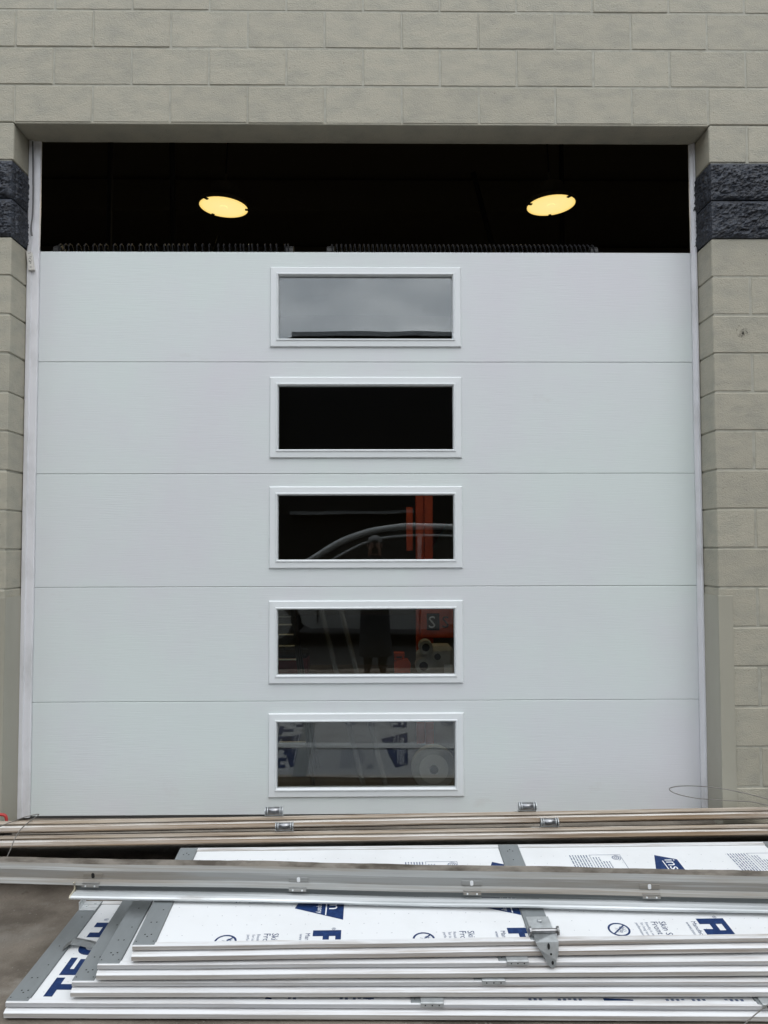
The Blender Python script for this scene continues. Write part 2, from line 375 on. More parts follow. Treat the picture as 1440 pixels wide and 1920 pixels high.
# mortar core, set back from the faces
e = 0.0034
ex = 0.0075
bm = boxes((-6, -9 * B - ex, DW + e, DD - 0.006, 0, 15 * B), (9 * B + ex, 6, DW + e, DD - 0.006, 0, 15 * B),
           (-6, -9 * B - ex, DW + e, DD - 0.006, 17 * B, 18 * B), (9 * B + ex, 6, DW + e, DD - 0.006, 17 * B, 18 * B),
           (-6, 6, DW + e, DD - 0.006, 18 * B + e, 7.2))
bpart('mortar_joints', bm, M['mortar'])
bm = boxes((-6, -9 * B - 0.012, DW + 0.012, DD - 0.006, 15 * B, 17 * B), (9 * B + 0.012, 6, DW + 0.012, DD - 0.006, 15 * B, 17 * B))
bpart('dark_mortar_joints', bm, M['split'])
bm = boxes((-9 * B, 9 * B, DW + 0.003, DD - 0.004, 18 * B - 0.004, 18 * B + 0.012), bev=0.003)
bpart('lintel', bm, M['block'])

def split_block(x0, x1, z0, z1, corner, seed):
    """rough face block; corner = -1 (face also on the low-x end) / +1 (high-x end) / 0"""
    bm = bmesh.new(); dep = 0.185
    pts = []                                   # outline in plan: (x, y, nx, ny)
    nf, nr = max(6, int((x1 - x0) / 0.0075)), 24
    a, c = x0 + J, x1 - J
    for i in range(nf + 1): pts.append((a + (c - a) * i / nf, 0, 0, -1))
    if corner == 1:
        for i in range(1, nr + 1): pts.append((c, dep * i / nr, 1, 0))
    if corner == -1:
        pts = [(a, dep * (nr - i) / nr, -1, 0) for i in range(nr)] + pts
    nzv = 26
    grid = []
    for iz in range(nzv + 1):
        z = z0 + J + (z1 - z0 - 2 * J) * iz / nzv
        row = []
        for i, (x, y, nx, ny) in enumerate(pts):
            ed = min(1, min(iz, nzv - iz) / 2.2, (i + .3) / 2.2 if corner != -1 else 1, (len(pts) - 1 - i + .3) / 2.2 if corner != 1 else 1)
            q = Vector((x * 1.0, y, z * 1.5)) * 9 + Vector((seed, 0, 0))
            d = 0.010 * noise.noise(q) + 0.008 * noise.noise(q * 2.7) + 0.008 * noise.noise(q * 6.3) + 0.006 * noise.noise(q * 13)
            d = 0.004 + ed * (0.012 + d) if ed < 1 else 0.016 + d
            if corner and (nx and y < 0.03 or ny and min(abs(x - a) if corner == -1 else 9, abs(x - c) if corner == 1 else 9) < 0.02): d *= 0.6
            if nx: d = d * 0.8
            row.append(bm.verts.new((x + nx * d, y + ny * d, z)))
        grid.append(row)
    for r0, r1 in zip(grid, grid[1:]):
        for i in range(len(pts) - 1): bm.faces.new((r0[i], r0[i + 1], r1[i + 1], r1[i]))
    for row, zz in ((grid[0], z0 + J), (grid[-1], z1 - J)):
        back = [bm.verts.new((a, dep + 0.001, zz)), bm.verts.new((c, dep + 0.001, zz))]
        try: bm.faces.new(row + back[::-1])
        except Exception: pass
    bmesh.ops.transform(bm, matrix=Matrix.Translation((0, DW, 0)), verts=bm.verts)
    return bpart('split_face_block', bm, M['split'])
for k in (15, 16):
    par = 1 if k % 2 == 0 else 0
    js = (9, 11, 13, 15)
    for i, (a, c) in enumerate(zip(js, js[1:])):
        split_block(a * B, c * B, k * B, (k + 1) * B, -1 if i == 0 else 0, k * 7 + a * 3)
        split_block(-c * B, -a * B, k * B, (k + 1) * B, 1 if i == 0 else 0, k * 5 + a * 2 + 90)
# steel corner guards at the foot of both jambs
for s in (-1, 1):
    X = s * 9 * B
    bm = bmesh.new()
    t = 0.005
    x_in, x_out = X - s * t, X + s * 0.07
    box(bm, min(x_in, x_out), max(x_in, x_out), DW - t - 0.002, DW - 0.002, 0.0, 1.178, bev=0.0015)
    box(bm, min(X - s * t, X - s * 0.0004), max(X - s * t, X - s * 0.0004), DW - 0.0018, DD - 0.012, 0.0, 1.178)
    bpart('corner_guard', bm, M['guard'])
# gritty scuff on the painted block to the right of the door
bm = bmesh.new(); rnd = random.Random(21)
for k in range(70):
    a, r = rnd.uniform(0, 6.28), abs(rnd.gauss(0, .5)) * .034
    x, z, q = 1.983 + r * math.cos(a) * 1.1, 2.545 + r * math.sin(a), rnd.uniform(.0008, .0026)
    bm.faces.new([bm.verts.new((x + q * math.cos(t_) * 1.4, DW - .0042, z + q * math.sin(t_))) for t_ in (0, 1.2, 2.5, 3.7, 5.0)])
bpart('scuff', bm, M['scuff'])['kind'] = 'stuff'
# white vinyl seals on the jambs
for s, w in ((-1, 0.062), (1, 0.030)):
    X = s * (9 * B - 0.002)
    bm = bmesh.new()
    pr = [(0, 0.0), (0.0, -0.024), (0.004, -0.028), (w * 0.38, -0.028), (w * 0.42, -0.020), (w * 0.95, -0.017), (w, -0.013), (w, -0.003)]
    zt = 18 * B - 0.006
    rings = []
    N = 30
    for i in range(N + 1):
        z = 0.012 + (zt - 0.012) * i / N
        wb = 0.0022 * noise.noise(Vector((s * 3.1, 0, z * 2.2)))
        rings.append([bm.verts.new((X - s * (a + (wb if j > 3 else 0)), DD + b, z)) for j, (a, b) in enumerate(pr)])
    for A_, B_ in zip(rings, rings[1:]):
        for k in range(len(pr) - 1): bm.faces.new((A_[k], A_[k + 1], B_[k + 1], B_[k]))
    bm.faces.new(rings[0]); bm.faces.new(rings[-1])
    bpart('jamb_seal', bm, M['trim'])
# dark workshop behind the door
bm = boxes((-7, 7, DD + 0.2, 15.6, -0.02, 0.004)); bpart('workshop_floor', bm, M['concrete_in'])
bm = boxes((-7, 7, DW + 0.05, 15.6, 6.2, 6.4), (-7.2, -7, DW + 0.05, 15.6, 0, 6.4), (7, 7.2, DW + 0.05, 15.6, 0, 6.4), (-7, 7, 15.6, 15.8, 0, 6.4))
bpart('workshop_shell', bm, M['dark_in'])
bm = boxes(*[(-7, 7, y, y + 0.12, 5.75, 6.15) for y in (5.2, 7.4, 9.6, 11.8)])
bpart('roof_beams', bm, M['dark_in'])

# ------------------------------------------------------------------ the sectional door
door = thing('sectional_garage_door', 'white sectional garage door of five panels, each with one small central window, top panel missing', 'garage door', (0, DD, 0))
PH = 0.6096
XL, XR = -1.800, 1.806
frames_c = [0.326, 0.924, 1.538, 2.134, 2.740]
for i in range(5):
    z0, z1 = 0.014 if i == 0 else i * PH + 0.0010, (i + 1) * PH - 0.0010
    bm = bmesh.new()
    cz, cx = frames_c[i], 0.009
    ow, oh = 0.99, 0.39
    # face with window hole
    def ring(y, ins):
        return [bm.verts.new((x, y, z)) for x, z in ((XL + ins, z0 + ins), (XR - ins, z0 + ins), (XR - ins, z1 - ins), (XL + ins, z1 - ins))]
    def hole(y):
        return [bm.verts.new((cx + sx * ow / 2, y, cz + sz * oh / 2)) for sx, sz in ((-1, -1), (1, -1), (1, 1), (-1, 1))]
    r0, r1, r2 = ring(0.0, 0.0022), ring(0.002, 0.0), ring(0.044, 0.0)
    h0, h1 = hole(0.0), hole(0.044)
    for a, b_ in ((h0, r0), (r0, r1), (r1, r2), (r2, h1), (h1, h0)):
        for k in range(4): bm.faces.new((a[k], a[(k + 1) % 4], b_[(k + 1) % 4], b_[k]))
    p = fin('door_panel', bm, M['door'], door)
    if i < 4:
        fin('joint_strip', boxes((XL + 0.002, XR - 0.002, 0.009, 0.040, z1 - 0.01, z1 + 0.0118)), M['strip'], p)
    bm = bmesh.new()
    rect_loft(bm, cx, cz, 1.042, 0.442, [(0, 0.001), (0.0, -0.006), (0.005, -0.012), (0.034, -0.013), (0.037, -0.018), (0.042, -0.018), (0.047, -0.006), (0.048, 0.030)])
    fin('window_frame', bm, M['frame'], p)
    fin('pane', boxes((cx - 0.475, cx + 0.475, 0.010, 0.013, cz - 0.175, cz + 0.175), (cx - 0.475, cx + 0.475, 0.0145, 0.0175, cz - 0.175, cz + 0.175)), M['glass'], p)
fin('bottom_seal', boxes((XL + 0.004, XR - 0.004, 0.004, 0.040, 0.0, 0.0136), bev=0.003), M['strip'], door)

# ------------------------------------------------------------------ old door panels on the ground
def panel_matrix(P0, yaw, tilt, roll=0.0):
    a, t = R(yaw), R(tilt)
    ux = Vector((math.cos(a), math.sin(a), 0))
    vx = Vector((-math.sin(a) * math.cos(t), math.cos(a) * math.cos(t), math.sin(t)))
    nn = ux.cross(vx)
    m = Matrix(((ux.x, vx.x, nn.x, P0[0]), (ux.y, vx.y, nn.y, P0[1]), (ux.z, vx.z, nn.z, P0[2]), (0, 0, 0, 1)))
    return m
FW = -0.003          # top of the insulation below the lips
GL = {
 'T': [(0, .70, 1, 1), (.35, 0, .65, .70)],
 'E': [(0, 0, .34, 1), (.34, .76, 1, 1), (.34, .38, .92, .62), (.34, 0, 1, .24)],
 'H': [(0, 0, .32, 1), (.68, 0, 1, 1), (.32, .36, .68, .64)],
 'R': [(0, 0, .32, 1), (.32, .80, .90, 1), (.68, .58, 1, .80), (.90, .80, .97, .95), (.32, .36, .94, .58), (.60, 0, .98, .36)],
 '-': [(.1, .38, .9, .62)],
}
def glyph(bm, ch, f):
    if ch == 'C':
        n = 18; a0, a1 = R(42), R(318)
        O = [(.52 + .50 * math.cos(a0 + (a1 - a0) * k / n), .5 + .5 * math.sin(a0 + (a1 - a0) * k / n)) for k in range(n + 1)]
        I = [(.52 + .20 * math.cos(a0 + (a1 - a0) * k / n), .5 + .24 * math.sin(a0 + (a1 - a0) * k / n)) for k in range(n + 1)]
        for k in range(n): bm.faces.new([bm.verts.new(f(*q)) for q in (O[k], O[k + 1], I[k + 1], I[k])])
        return
    for (a, b_, c, d) in GL[ch]:
        bm.faces.new([bm.verts.new(f(*q)) for q in ((a, b_), (c, b_), (c, d), (a, d))])
def clip(bm, lim):
    u0, u1, v0, v1 = lim
    for co, no in (((u0, 0, 0), (-1, 0, 0)), ((u1, 0, 0), (1, 0, 0)), ((0, v0, 0), (0, -1, 0)), ((0, v1, 0), (0, 1, 0))):
        if len(bm.verts):
            bmesh.ops.bisect_plane(bm, geom=bm.verts[:] + bm.edges[:] + bm.faces[:], plane_co=co, plane_no=no, clear_outer=True)
TXT = {}
def text_bm(s, size):
    """flat text as polygons, x = reading direction"""
    if s not in TXT:
        cu = bpy.data.curves.new('t', 'FONT'); cu.body = s; cu.size = 1.0; cu.resolution_u = 2; cu.offset = 0.0
        ob = bpy.data.objects.new('t', cu); COL.objects.link(ob)
        dg = bpy.context.evaluated_depsgraph_get(); dg.update()
        me = bpy.data.meshes.new_from_object(ob.evaluated_get(dg))
        TXT[s] = ([v.co.copy() for v in me.vertices], [list(p.vertices) for p in me.polygons])
        bpy.data.objects.remove(ob); bpy.data.curves.remove(cu); bpy.data.meshes.remove(me)
    return TXT[s]
def put_text(bm, s, size, f, w):
    vs_, fs = text_bm(s, size)
    vv = [bm.verts.new((*f(v.x * size, v.y * size), w)) for v in vs_]
    for q in fs:
        try: bm.faces.new([vv[i] for i in q])
        except Exception: pass
def ring_poly(bm, c, r0, r1, w, n=28, a0=0.0, a1=2 * math.pi):
    P = []
    for k in range(n + 1):
        a = a0 + (a1 - a0) * k / n
        P.append((bm.verts.new((c[0] + r0 * math.cos(a), c[1] + r0 * math.sin(a), w)), bm.verts.new((c[0] + r1 * math.cos(a), c[1] + r1 * math.sin(a), w))))
    for A_, B_ in zip(P, P[1:]): bm.faces.new((A_[0], A_[1], B_[1], B_[0]))
def quad(bm, pts, w): bm.faces.new([bm.verts.new((p[0], p[1], w)) for p in pts])

STILES = ((0.0, 0.066), (1.238, 1.316), (2.290, 2.368), (3.584, 3.650))
LEN, WID, TH = 3.650, 0.612, 0.045
FRONT = [(0, 0), (-0.001, -0.0008), (-0.001, -0.0130), (0.010, -0.0138), (0.010, -0.0180), (-0.002, -0.0195), (-0.0125, -0.0245), (-0.0130, -0.0255), (-0.0115, -0.0400), (-0.006, -0.0440), (0.004, -TH)]
def old_panel(label, P0, yaw, tilt, skin, prints, plates=(), wob_amp=0.0012, seed=0, LEN=LEN, STILES=STILES):
    t = thing('old_door_panel', label, 'door panel', group='old garage door panels piled on the ground', mtx=panel_matrix(P0, yaw, tilt))
    bm = bmesh.new()
    prof = FRONT + [(WID, -TH), (WID, 0), (WID - 0.022, 0), (WID - 0.022, -0.006), (0.020, -0.006), (0.020, 0)]
    wob = lambda x, i: (wob_amp * noise.noise(Vector((x * 2.1, i * 0.0 + seed, 3))), 0.7 * wob_amp * noise.noise(Vector((x * 1.6, 7 + seed, 0))))
    extrude_profile(bm, prof, 0, LEN, 48, wob)
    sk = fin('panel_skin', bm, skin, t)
    # grey steel stiles across the panel
    for (a, c) in STILES:
        bm = bmesh.new()
        end = a == 0 or c > LEN - .01
        pr = [(0.004, -0.001), (0.004, 0.0022), (WID - 0.004, 0.0022), (WID - 0.004, -0.001)]
        x0, x1 = (a - 0.0018, c) if a == 0 else (a, c + (0.0018 if end else 0))
        box(bm, x0, x1, 0.006, WID - 0.004, -0.005, 0.0022, bev=0.0012)
        if end:
            xe = -0.0022 if a == 0 else LEN + 0.0002
            box(bm, xe, xe + 0.002, 0.008, WID - 0.006, -0.043, 0.0012)
        sp = fin('stile', bm, M['stile'], t)
        bm = bmesh.new()
        mid = (a + c) / 2
        for (du, v, r) in ((-.010, .055, .0028), (.010, .055, .0028), (0, .044, .0028), (-.009, .120, .0027), (.009, .120, .0027), (.012, .190, .0026), (-.027, .020, .0022), (.026, .020, .0022), (0, .30, .0026),
                           (-.010, .555, .0028), (.010, .555, .0028), (0, .566, .0028), (0, .49, .0027)):
            ring = [bm.verts.new((mid + du + r * math.cos(k * math.pi / 4), v + r * math.sin(k * math.pi / 4), 0.0028)) for k in range(8)]
            bm.faces.new(ring)
        h = fin('screw_holes', bm, M['hole'], sp); h['kind'] = 'stuff'
    # insulation sheets between the stiles, with their print
    for bi, ((_, a), (c, _2)) in enumerate(zip(STILES, STILES[1:])):
        u0, u1, v0, v1 = a + 0.001, c - 0.001, 0.0205, WID - 0.0225
        fo = fin('insulation_sheet', boxes((u0, u1, v0, v1, -0.0058, FW)), M['foam_dimmed'] if skin == M['skin_dirty'] else M['foam'], t)
        bm = bmesh.new()
        nu = int((u1 - u0) / 0.0475)
        for iu in range(nu):
            for iv in range(10):
                if random.random() < 0.18: continue
                x, y = u0 + 0.025 + iu * 0.0475 + (iv % 3) * 0.006, v0 + 0.035 + iv * 0.052
                if y > v1 - 0.01: continue
                sx, sy = random.uniform(0.0012, 0.0026), random.uniform(0.0012, 0.0020)
                quad(bm, ((x - sx, y), (x, y - sy), (x + sx, y), (x, y + sy)), FW + 0.0004)
        s_ = fin('perforations', bm, M['speck'], fo); s_['kind'] = 'stuff'
        lim = (u0 + 0.0006, u1 - 0.0006, v0 + 0.0008, v1 - 0.0008)
        for nm, mt, fn in prints:
            bm = bmesh.new(); fn(bm)
            clip(bm, lim)
            if len(bm.faces): fin(nm, bm, M[mt], fo)
            else: bm.free()
    # hinge plates bent over the front lip
    for (a, c) in plates:
        bm = bmesh.new()
        box(bm, a, c, -0.0015, 0.045, 0.0024, 0.0060, bev=0.0008)
        box(bm, a, c, -0.0045, -0.0016, -0.0075, 0.0058, bev=0.0008)
        pl = fin('hinge_plate', bm, M['hinge'], t)
        bm = bmesh.new()
        for du in (0.014, (c - a) / 2, (c - a) - 0.014):
            cyl(bm, (a + du, -0.0046, -0.0012), (a + du, -0.0052, -0.0012), 0.0022, seg=8)
        fin('screw_holes', bm, M['hole'], pl)['kind'] = 'stuff'
    return t

W1, W2 = FW + 0.0005, FW + 0.0010
def standard_prints(offs):
    """maker's print repeated along the sheet; text reads from the back edge to the front edge"""
    def letters(bm):
        for o_, dv in offs:
            for k, ch in enumerate('R'):
                v = 0.110 + dv - k * 0.105
                glyph(bm, ch, lambda r, p, v=v, o_=o_: (o_ + 0.553 + 0.090 * p, v - 0.095 * r, W1))
    def logo(bm):
        for o_, dv in offs:
            quad(bm, ((o_ + .573, .523 + dv), (o_ + .482, .234 + dv), (o_ + .647, .166 + dv), (o_ + .647, .490 + dv)), W1)
    def logo_text(bm):
        for o_, dv in offs:
            put_text(bm, 'insulfoam', 0.082, lambda x_, y_, o_=o_, dv=dv: (o_ + .598 + y_ * 0.72, .492 + dv - x_ * 0.86), W2)
            quad(bm, ((o_ + .590, .48 + dv), (o_ + .590, .192 + dv), (o_ + .586, .194 + dv), (o_ + .586, .48 + dv)), W2)
            put_text(bm, 'a Carlisle company', 0.026, lambda x_, y_, o_=o_, dv=dv: (o_ + .560 + y_, .375 + dv - x_ * 0.86), W2)
    def small(bm):
        for o_, dv in offs:
            # label with fine print
            b0, b1, v0, v1 = o_ + .322, o_ + .442, .530 + dv, .270 + dv
            for q in (((b0, v0), (b1, v0), (b1, v0 - .002), (b0, v0 - .002)), ((b0, v1), (b1, v1), (b1, v1 + .002), (b0, v1 + .002)), ((b0, v0), (b0 + .0018, v0), (b0 + .0018, v1), (b0, v1)), ((b1 - .0018, v0), (b1, v0), (b1, v1), (b1 - .0018, v1))):
                quad(bm, q, W1)
            rnd = random.Random(11)
            for k in range(7):           # column of fine lines left of the box
                u_ = o_ + .246 + k * .0105; v = .528 + dv
                while v > .285 + dv:
                    ln_ = rnd.uniform(.008, .026); quad(bm, ((u_, v), (u_ + .0042, v), (u_ + .0042, v - ln_), (u_, v - ln_)), W1); v -= ln_ + .0035
            for k in range(6):
                u_ = b0 + .010 + k * .0105; v = .512 + dv - (0.0 if k < 3 else .03)
                while v > .30 + dv + .02 * k:
                    ln_ = rnd.uniform(.006, .02); quad(bm, ((u_, v), (u_ + .0036, v), (u_ + .0036, v - ln_), (u_, v - ln_)), W1); v -= ln_ + .0032
            ring_poly(bm, (o_ + .418, .506 + dv), .0105, .014, W1); ring_poly(bm, (o_ + .418, .506 + dv), .004, .0065, W1, 14); ring_poly(bm, (o_ + .418, .506 + dv), .018, .0205, W1, 14, -1.2, 1.6)
            put_text(bm, 'www.insulfoam.com', .017, lambda x_, y_, o_=o_, dv=dv: (o_ + .511 + y_, .092 + dv - x_), W1)
            put_text(bm, 'Results in very low', .014, lambda x_, y_, o_=o_, dv=dv: (o_ + .378 + y_, .094 + dv - x_), W1)
            put_text(bm, 'for long term use', .014, lambda x_, y_, o_=o_, dv=dv: (o_ + .362 + y_, .092 + dv - x_), W1)
            put_text(bm, 'performance', .014, lambda x_, y_, o_=o_, dv=dv: (o_ + .346 + y_, .092 + dv - x_), W1)
    def mid(bm):
        for o_, dv in offs:
            put_text(bm, 'Skin Side', .031, lambda x_, y_, o_=o_, dv=dv: (o_ + .424 + y_, .098 + dv - x_), W1)
            put_text(bm, 'Front and', .031, lambda x_, y_, o_=o_, dv=dv: (o_ + .398 + y_, .098 + dv - x_), W1)
            put_text(bm, 'Manufactured', .022, lambda x_, y_, o_=o_, dv=dv: (o_ + .530 + y_, .096 + dv - x_), W1)
            put_text(bm, '\u00ae', .018, lambda x_, y_, o_=o_, dv=dv: (o_ + .612 + y_, .124 + dv - x_), W1)
    def symbol(bm):
        for o_, dv in offs:
            c = (o_ + .282, .057 + dv)
            ring_poly(bm, c, .029, .0355, W1)
            d = Vector((.70, .714)) * .030; nn = Vector((-.714, .70)) * .0026
            C = Vector(c)
            for s0, s1 in ((C - d - nn, C + d - nn),):
                quad(bm, (s0, s1, s1 + nn * 2, s0 + nn * 2), W1)
    def bug(bm):
        for o_, dv in offs:
            c = (o_ + .282, .057 + dv)
            for (dx, dy, r) in ((.004, .012, .007), (.001, .001, .006), (-.002, -.009, .0045)):
                ring_poly(bm, (c[0] + dx + .006, c[1] + dy - .004), r - .0018, r, W2, 14)
            for k in range(3):
                y = c[1] - .012 + k * .009
                quad(bm, ((c[0] - .012, y), (c[0] - .002, y - .003), (c[0] - .002, y - .0015), (c[0] - .012, y + .0015)), W2)
                quad(bm, ((c[0] + .012, y), (c[0] + .022, y + .003), (c[0] + .022, y + .0045), (c[0] + .012, y + .0015)), W2)
    return [('lettering', 'print', letters), ('logo', 'print', logo), ('logo_lettering', 'print_white', logo_text), ('fine_print', 'print_small', small), ('caption_print', 'print', mid), ('insect_symbol', 'print', symbol), ('insect_drawing', 'print_small', bug)]
def tech_prints(u_top, v_start, word='TECH', extra=()):
    def big(bm):
        for k, ch in enumerate(word):
            v = v_start + k * 0.1105
            glyph(bm, ch, lambda r, p, v=v: (u_top + 0.092 * (1 - p), v + 0.097 * r, W1))
        for (a, c) in extra: quad(bm, ((a, .0), (c, .0), (c, .030), (a, .036)), W1)
    def reg(bm):
        put_text(bm, '\u00ae', .022, lambda x_, y_: (u_top + .034 - y_, v_start + 4 * .1105 + x_), W1)
    return [('lettering', 'print', big), ('trademark', 'print_small', reg)]
def front_scraps(us):
    def f(bm):
        rnd = random.Random(3)
        for u_, n in us:
            for k in range(n):
                a = u_ + k * 0.016
                h_ = rnd.uniform(.006, .014)
                quad(bm, ((a, .034), (a + .009, .034), (a + .009, .034 - h_), (a, .034 - h_)), W1)
                quad(bm, ((a, .0215), (a + .008, .0215), (a + .008, .0175), (a, .0175)), W1)
    return [('fine_print', 'print_small', f)]

ST2 = ((0.0, 0.066), (1.538, 1.616), (2.600, 2.678), (3.914, 3.980))
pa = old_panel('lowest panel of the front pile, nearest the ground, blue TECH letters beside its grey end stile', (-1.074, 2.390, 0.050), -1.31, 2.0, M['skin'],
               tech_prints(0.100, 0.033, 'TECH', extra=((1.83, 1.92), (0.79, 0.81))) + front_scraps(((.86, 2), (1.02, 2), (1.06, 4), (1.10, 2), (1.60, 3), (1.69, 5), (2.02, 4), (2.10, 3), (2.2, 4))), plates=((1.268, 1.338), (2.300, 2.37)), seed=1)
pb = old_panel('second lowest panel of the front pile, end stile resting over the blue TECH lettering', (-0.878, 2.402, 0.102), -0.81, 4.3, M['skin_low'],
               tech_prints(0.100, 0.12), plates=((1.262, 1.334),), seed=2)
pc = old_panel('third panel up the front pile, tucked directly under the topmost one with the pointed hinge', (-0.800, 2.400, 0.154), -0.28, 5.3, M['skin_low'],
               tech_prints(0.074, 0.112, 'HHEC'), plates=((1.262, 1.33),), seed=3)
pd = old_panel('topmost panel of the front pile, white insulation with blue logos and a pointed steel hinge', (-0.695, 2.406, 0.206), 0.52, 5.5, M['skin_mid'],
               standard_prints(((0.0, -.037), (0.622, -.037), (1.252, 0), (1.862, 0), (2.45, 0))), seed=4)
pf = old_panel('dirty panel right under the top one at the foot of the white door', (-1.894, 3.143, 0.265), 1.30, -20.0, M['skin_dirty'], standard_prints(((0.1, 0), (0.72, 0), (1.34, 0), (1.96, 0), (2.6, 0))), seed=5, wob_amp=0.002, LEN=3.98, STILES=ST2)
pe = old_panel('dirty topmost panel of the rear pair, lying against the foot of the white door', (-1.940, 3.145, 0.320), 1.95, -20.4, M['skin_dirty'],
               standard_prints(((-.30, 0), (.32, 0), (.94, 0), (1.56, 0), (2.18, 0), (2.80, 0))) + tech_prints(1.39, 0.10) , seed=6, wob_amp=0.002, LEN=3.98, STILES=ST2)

fin('stiffening_rail', boxes((0.07, 3.90, 0.285, 0.335, -0.0028, 0.0030), (0.07, 3.90, 0.302, 0.318, 0.0031, 0.0050), bev=.001), M['frame'], pe)
# torn flap of stile metal on the lowest panel
bm = bmesh.new()
P = [[(.055, .268, .004), (.075, .285, .016), (.105, .290, .010), (.135, .283, .007), (.160, .280, .006)], [(.052, .296, .005), (.078, .312, .022), (.108, .322, .012), (.138, .306, .012), (.165, .300, .007)], [(.060, .330, .004), (.082, .336, .012), (.106, .338, .006), (.134, .330, .006), (.160, .320, .004)]]
V = [[bm.verts.new(p) for p in row] for row in P]
for a, b_ in zip(V, V[1:]):
    for i in range(4): bm.faces.new((a[i], a[i + 1], b_[i + 1], b_[i]))
bmesh.ops.solidify(bm, geom=bm.faces[:], thickness=0.0012)
fin('torn_metal_flap', bm, M['alu'], pa)
# galvanised bracket at the back end of the lowest panel's stile
bm = boxes((0.002, 0.064, 0.535, 0.600, 0.0028, 0.0058), (0.002, 0.0045, 0.535, 0.600, 0.0030, 0.034), (0.020, 0.028, 0.556, 0.564, 0.0058, 0.010), (0.044, 0.052, 0.575, 0.583, 0.0058, 0.010), bev=0.0008)
fin('corner_bracket', bm, M['galv'], pa)

def barrel_hinge(parent, u):
    bm = bmesh.new()
    h = 0.037
    for s in (-1, 1):
        cyl(bm, (u + s * (h - .004), -0.004, 0.020), (u + s * h, -0.004, 0.020), 0.0178, seg=16)
        box(bm, u + s * (h - .002) - .002, u + s * (h - .002) + .002, -0.012, 0.010, 0.0024, 0.020)
    box(bm, u - h, u + h, -0.006, 0.03, 0.0023, 0.0052)
    hg = fin('hinge', bm, M['hinge'], parent, smooth=False)
    bm = bmesh.new(); cyl(bm, (u - h + .004, -0.004, 0.020), (u + h - .004, -0.004, 0.020), 0.0160, seg=18)
    rt = fin('roller_tube', bm, M['barrel'], hg, smooth=False)
    for p_ in rt.data.polygons:
        if len(p_.vertices) == 4: p_.use_smooth = True
    bm = bmesh.new()
    for s in (-.7, .7): cyl(bm, (u + s * h - .002, -.004, .020), (u + s * h + .002, -.004, .020), 0.0168, seg=18)
    fin('crimp_ring', bm, M['hinge'], hg)
for par, us in ((pe, (1.577, 2.640)), (pf, (1.577, 2.678))):
    for u_ in us: barrel_hinge(par, u_)

# hinge with the pointed leaf hanging over the front edge of the topmost panel
bm = bmesh.new()
u0 = 1.284
leaf = [(-.036, .004), (.036, .004), (.036, -.036), (.034, -.070), (.026, -.090)] + [(.013 + .0115 * math.cos(a), -.100 + .0115 * math.sin(a)) for a in (R(-25), R(-70), R(-110), R(-155))] + [(-.026, -.055), (-.036, -.036)]
def lf(x, s):
    # s runs from the barrel outward: level over the lip first, then bent down in front of the edge
    if s > -0.036: return (u0 + x, 0.020 + s * 1.05, 0.0105 + s * 0.12)
    q = s + 0.036
    return (u0 + x, -0.0178 + q * 0.30, 0.0062 + q * 0.90)
top = [bm.verts.new(lf(x, s)) for x, s in leaf]
bm.faces.new(top)
bmesh.ops.solidify(bm, geom=bm.faces[:], thickness=0.003)
hg = fin('pointed_hinge', bm, M['hinge'], pd)
bm = bmesh.new()
cyl(bm, (u0 - .044, .024, .0165), (u0 + .044, .024, .0165), .0075, seg=14)
for s in (-1, 1):
    cyl(bm, (u0 + s * .041, .024, .0165), (u0 + s * .047, .024, .0165), .0135, seg=16)
fin('hinge_pin', bm, M['barrel'], hg)
fin('hinge_base', boxes((u0 - .038, u0 + .036, .02, .12, .0026, .0058), (u0 - .005, u0 + .007, .085, .097, .0058, .013), bev=.001), M['hinge'], hg)
bm = bmesh.new()
def hole_at(x, s, rx, rs):
    pts = []
    for k in range(12):
        a = 2 * math.pi * k / 12
        q = Vector(lf(x + rx * math.cos(a), s + rs * math.sin(a))); pts.append(bm.verts.new(q + Vector((0, -.0014, .0030))))
    bm.faces.new(pts)
hole_at(.004, -.050, .0042, .010); hole_at(.010, -.073, .0032, .0036); hole_at(.0135, -.098, .004, .006)
fin('hinge_slots', bm, M['hole'], hg)

# ------------------------------------------------------------------ long track and angle lying across the pile
pL, pR = Vector((-1.23, 2.665, 0.238)), Vector((1.33, 2.535, 0.2255))
ang = math.atan2(pR.y - pL.y, pR.x - pL.x)
tilt_z = math.asin((pR.z - pL.z) / (pR - pL).length)
mt = Matrix.Translation(pL) @ Matrix.Rotation(ang, 4, 'Z') @ Matrix.Rotation(-tilt_z, 4, 'Y')
tk = thing('door_track', 'long galvanised track bolted to a dirty wall angle, lying across the pile of panels', 'door track', mtx=mt)
